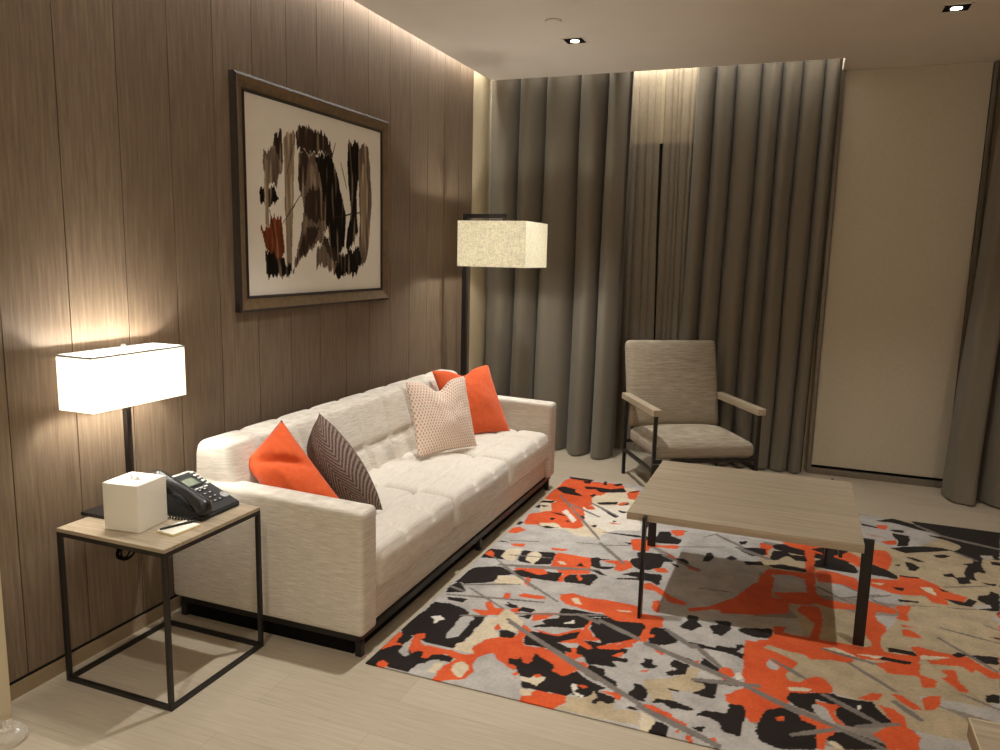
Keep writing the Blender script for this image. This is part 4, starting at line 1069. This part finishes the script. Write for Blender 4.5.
# handset lies along the near side of the body
b = MB(); hp = []; rr = []
for i in range(17):
    q = i/16; P = face(-.02+1.1*q, -.082, .014+.022*math.sin(PI*q)); hp.append(P); rr.append(.033-.013*math.sin(PI*min(1, max(0, (q-.12)/.76)))**.6 if .12 < q < .88 else .033)
rr[0] = .020; rr[-1] = .020
b.tube(hp, .02, 14, rad=rr)
b.build('handset', 'plastic', ph, smooth=True)
b = MB()
P = face(.93, -.082, .004); b.lathe([(.02, -.012), (.027, -.004), (.027, .010)], P, 16); b.build('handset_cradle', 'plastic2', ph)
b = MB(); pts = []
for i in range(90):
    q = i/89; base = Vector((.10-.21*q, -.118-.012*math.sin(PI*q), .009)); a = q*2*PI*16
    pts.append(base+Vector((0, math.cos(a)*.006, .0+math.sin(a)*.006)))
b.tube(pts, .0022, 6); b.build('coiled_cord', 'plastic', ph)
# notepad and pen
npad = thing('notepad', 'small white notepad at front edge of side table', 'notepad', (.462, 2.0, SH), math.radians(-5))
b = MB(); b.box(-.043, .043, -.062, .062, 0, .005, .0005); b.build('backing', 'cardboard', npad)
b = MB(); b.box(-.041, .041, -.060, .060, .005, .009, .0005); b.build('sheets', 'paper', npad)
pen = thing('pen', 'black pen lying across the notepad', 'pen', (.452, 2.01, SH+.0133))
d = Vector((.03, .075, 0)).normalized()
b = MB(); b.tube([d*-.068, d*-.05, d*.02], .004, 10, rad=[.003, .0042, .0042]); b.build('barrel', 'plastic', pen)
b = MB(); b.tube([d*.02, d*.06, d*.068], .0048, 10, rad=[.0043, .0043, .0035]); b.build('cap', 'plastic', pen)
# bundled cable hanging behind the table
b = MB(); pts = [(.03, 2.11, SH+.006), (.035, 2.10, SH+.008), (.045, 2.085, .56), (.075, 2.07, .50)]
for i in range(70):
    a = i/69*2*PI*5; pts.append((.095+.012*math.cos(a*.37)+.01*math.sin(a*.21), 2.10+.038*math.cos(a), .415+.034*math.sin(a)+.004*math.sin(a*.5)))
pts += [(.06, 2.12, .42), (.02, 2.14, .40), (.006, 2.145, .39)]
b.tube(pts, .0035, 6)
cb = b.build('cable', 'blackmatt'); tag(cb, 'black coiled cable bundle hanging below the side table', 'cable')

# ------------------------------------------------------------------ floor lamp
fl = thing('floor_lamp', 'tall black floor lamp with lit square linen shade behind sofa', 'lamp', (.178, 5.155, 0))
b = MB(); b.box(-.11, .20, -.14, .14, 0, .018, .003); b.build('base', 'black', fl)
b = MB(); b.box(-.018, .018, -.018, .018, .018, 1.885, .001); b.build('pole', 'black', fl)
b = MB(); b.box(.018, .312, -.016, .016, 1.853, 1.885, .001); b.build('arm', 'black', fl)
o = MB()
for s in (-1, 1):
    o.box(.295+s*.252-.002, .295+s*.252+.002, -.235, .235, 1.512, 1.827); o.box(.295-.252, .295+.252, s*.235-.002, s*.235+.002, 1.512, 1.827)
so = o.build('lamp_shade', 'shade_floor', fl)
b = MB(); b.tube([(.295, 0, 1.853), (.295, 0, 1.70)], .012, 10); b.box(.045, .545, -.003, .003, 1.815, 1.821); b.box(.292, .298, -.233, .233, 1.815, 1.821); b.build('shade_holder', 'black', fl)
b = MB(); b.lathe([(.013, 0), (.015, -.02), (.028, -.055), (.030, -.075), (.02, -.1), (.004, -.106)], (.295, 0, 1.70), 16); b.build('bulb', 'glow', fl)

# ------------------------------------------------------------------ armchair
TH = .534
ac = thing('armchair', 'grey tweed lounge armchair with oak armrests and thin black frame', 'armchair', (1.866, 5.335, 0), TH)
# local: x across, -y towards the room
W, A1, A2 = .79, .41, .251
def p_(u, v): return (u, -v)
b = MB()
def cush(p, n):
    q = p.copy(); k = (1-(p.x/.34)**4)*(1-(p.y/.27)**4)
    if p.z > 0: q.z += .045*max(0, k)
    return q+Vector((0, -.225+.28, .318))
b.rbox((.705, .56, .105), .035, .03, cush); b.build('seat', 'chair', ac)
b = MB(); TB = math.atan2(.47-.317, .994-.38); RB = Matrix.Translation((0, .317+.05, .365)) @ Matrix.Rotation(-TB, 4, 'X')
def bc(p, n):
    q = p.copy(); k = (1-(p.x/.34)**4)*(1-(p.z/.32)**4)
    q.y += (-.028 if p.y < 0 else .012)*max(0, k); q.z += .32
    return RB @ q
b.rbox((.705, .09, .645), .035, .03, bc); b.build('backrest', 'chair', ac)
bar = .022
for s in (-1, 1):
    b = MB(); x = s*(W/2-.027)
    b.box(x-.03, x+.03, -A2, A1, .567, .612, .004); b.build('armrest', 'oaky', ac)
    for y in (-A2+.03, A1-.03):
        zb = .0105 if (s < 0 and y < 0) else 0.
        b = MB(); b.box(x-bar/2, x+bar/2, y-bar/2, y+bar/2, zb, .568, .001); b.build('leg', 'black', ac)
    b = MB(); b.box(x-bar/2, x+bar/2, -A2+.04, A1-.04, .175, .197, .001); b.build('side_rail', 'black', ac)
b = MB(); xi = W/2-.027
for y in (-A2+.03, A1-.03): b.box(-xi+.011, xi-.011, y-.011, y+.011, .243, .265, .001)
for x in (-.2, .2): b.box(x-.011, x+.011, -A2+.04, A1-.04, .244, .266, .001)
b.build('seat_frame', 'black', ac)
b = MB()
for z in (.40, .62, .84):
    P0 = RB @ Vector((0, .064, z-.345)); b.box(-.30, .30, P0.y-.008, P0.y+.008, P0.z-.012, P0.z+.012)
for x in (-.30, .30): b.tube([(x, A1-.03, .255), tuple(RB @ Vector((x, .068, .03))), tuple(RB @ Vector((x, .068, .60)))], .011, 8)
b.build('back_frame', 'black', ac)

# ------------------------------------------------------------------ coffee table
KX, KY, KW, KD, KH = 1.842, 3.215, .963, .962, .482
ct = thing('coffee_table', 'square pale oak coffee table with black flat-bar legs on the rug', 'table', (KX+KW/2, KY+KD/2, RH))
hx, hy, H = KW/2, KD/2, KH-RH
b = MB(); b.box(-hx, hx, -hy, hy, H-.034, H, .0015); b.build('table_top', 'oakx', ct)
b = MB()
for s in (-1, 1):
    b.box(s*(hx-.085)-.007, s*(hx-.085)+.007, -hy+.002, hy-.002, H-.066, H-.0342); b.box(-hx+.002, hx-.002, s*(hy-.10)-.007, s*(hy-.10)+.007, H-.066, H-.0342)
b.build('under_frame', 'black', ct)
for (xa, xb, ya, yb) in ((-hx+.078, -hx+.092, -hy-.042, -hy), (hx, hx+.044, -hy+.093, -hy+.107), (hx-.092, hx-.078, hy, hy+.042), (-hx-.044, -hx, hy-.107, hy-.093)):
    b = MB(); b.box(xa, xb, ya, yb, 0.0005, H-.004, .001); b.build('leg', 'black', ct)

# ------------------------------------------------------------------ corner of another table, bottom edge of the photo
st2 = thing('end_table', 'pale wooden table corner at the bottom edge of the photo, beside rug', 'table', (3.24, 1.745, 0))
b = MB(); b.box(-.28, .28, -.28, .28, .432, .482, .002); b.build('table_top', 'oakx', st2)
b = MB()
for s in (-1, 1):
    b.box(-.281, .281, s*.28-.0015, s*.28+.0015, .474, .4826); b.box(s*.28-.0015, s*.28+.0015, -.281, .281, .474, .4826)
b.build('edge_highlight', 'cream', st2)  # pale strips paint the highlight along the tabletop edges
for sx in (-1, 1):
    for sy in (-1, 1):
        b = MB(); b.box(sx*.255-.012, sx*.255+.012, sy*.255-.012, sy*.255+.012, 0, .432, .001); b.build('leg', 'black', st2)

# ------------------------------------------------------------------ ceiling fittings
for (x, y, lab) in ((1.03, 4.885, 'square recessed ceiling downlight in front of the drapes behind sofa'), (3.14, 4.84, 'square recessed ceiling downlight in front of the pale roller blind')):
    d = thing('downlight', lab, 'downlight', (x, y, CZ), 0, 'square recessed downlights')
    b = MB()
    for s in (-1, 1):
        b.box(-.07, .07, s*.066-.004, s*.066+.004, -.004, -.0002); b.box(s*.066-.004, s*.066+.004, -.07, .07, -.004, -.0002)
    b.build('trim_ring', 'ceil', d)
    b = MB(); b.box(-.062, .062, -.062, .062, -.0025, -.0003); b.build('baffle', 'blackmatt', d)
    b = MB(); b.lathe([(.028, 0), (.028, -.0026), (.02, -.004), (.001, -.0045)], (0, .005, -.0025), 20); b.build('lens', 'glow', d)
det = thing('ceiling_detector', 'round white flush detector disc on the ceiling', 'detector', (1.025, 4.45, CZ))
b = MB(); b.lathe([(.046, -.0002), (.046, -.008), (.042, -.011), (.001, -.0115)], n=32); b.build('cover', 'ceil', det)
b = MB(); b.lathe([(.049, -.0002), (.049, -.0022)], n=32); b.build('gap_ring', 'alu', det)

# ------------------------------------------------------------------ crumpled clear plastic at the near wall corner
b = MB()
def crump(u, v):
    a = u*2*PI; ph_ = v*PI/2; r = .075*(1+.28*noise.noise((math.cos(a)*2, math.sin(a)*2, v*3))+.12*noise.noise((math.cos(a)*6, math.sin(a)*6, v*7)))
    return Vector((r*math.cos(a)*math.cos(ph_)*.9, r*math.sin(a)*math.cos(ph_)*1.3, .075*math.sin(ph_)*(1+.35*noise.noise((math.cos(a)*3+5, math.sin(a)*3, v*4)))+.001))
b.grid(crump, 40, 14)
bmesh.ops.remove_doubles(b.bm, verts=b.bm.verts, dist=1e-4)
for f in b.bm.faces: f.smooth = False
pb = b.build('plastic_bag', 'clear', loc=(.195, 1.485, 0)); pb.scale = (.8, .8, .8); tag(pb, 'crumpled clear plastic bag on the floor at near wall corner', 'plastic bag')

# ------------------------------------------------------------------ lights
WARM = (1, .972, .90); SOFT = (1, .982, .94)
def lamp(kind, name, loc, e, col=WARM, **k):
    L = bpy.data.lights.new(name, kind); L.energy = e; L.color = col
    for a, v in k.items(): setattr(L, a, v)
    o = bpy.data.objects.new(name, L); COL.objects.link(o); o.location = loc; return o
def strip(name, loc, sx, sy, e, col=SOFT, rot=(0, 0, 0)):
    o = lamp('AREA', name, loc, e, col, shape='RECTANGLE', size=sx, size_y=sy); o.rotation_euler = rot; return o
for s in (-1, 1): lamp('POINT', 'table_lamp_light', (LX, LY+s*.095, SH+.52), E_TABLE, shadow_soft_size=.03)
lamp('POINT', 'floor_lamp_light', (.178+.295, 5.155, 1.63), E_FLOOR, shadow_soft_size=.035)
strip('cove_light', (.06, 3.65, 3.14), .05, 4.2, E_COVE)
strip('pocket_light', (1.4, 5.845, 3.14), 2.5, .05, E_POCKET)
strip('pocket_light', (1.4, 6.10, 3.14), 2.5, .06, E_POCKET2)
for (x, y, e) in SPOTS:
    lamp('SPOT', 'downlight_beam', (x, y, CZ-.02), e, SOFT, spot_size=math.radians(78), spot_blend=.95, shadow_soft_size=.03)
lamp('POINT', 'far_fill_light', (4.3, -1.0, 1.5), E_FILL, SOFT, shadow_soft_size=.2)  # added fill behind the camera to brighten the ceiling, no fitting there
lamp('POINT', 'rear_fill_light', (1.6, -1.2, 2.2), E_FILL2, SOFT, shadow_soft_size=.2)  # second added fill behind the camera, not a lamp of the room
W_ = bpy.data.worlds.new('night'); SC.world = W_; W_.use_nodes = True
W_.node_tree.nodes['Background'].inputs[0].default_value = (.012, .014, .02, 1); W_.node_tree.nodes['Background'].inputs[1].default_value = .3

# ------------------------------------------------------------------ camera
cam = bpy.data.cameras.new('camera'); co = bpy.data.objects.new('camera', cam); COL.objects.link(co); SC.camera = co
cam.sensor_width = 36; cam.sensor_fit = 'HORIZONTAL'; cam.lens = FPX/1000*36; cam.clip_start = .05
yw, pt, rl = CAM_A
fw = Vector((-math.sin(yw)*math.cos(pt), math.cos(yw)*math.cos(pt), math.sin(pt))); rt = Vector((math.cos(yw), math.sin(yw), 0)); up = rt.cross(fw)
r2 = rt*math.cos(rl)+up*math.sin(rl); u2 = -rt*math.sin(rl)+up*math.cos(rl)
mw = Matrix.Identity(4)
for i in range(3): mw[i][0] = r2[i]; mw[i][1] = u2[i]; mw[i][2] = -fw[i]; mw[i][3] = CAM_P[i]
co.matrix_world = mw
SC.view_settings.view_transform = 'Standard'; SC.view_settings.look = 'None'; SC.view_settings.exposure = EXPO; SC.view_settings.gamma = 1.0
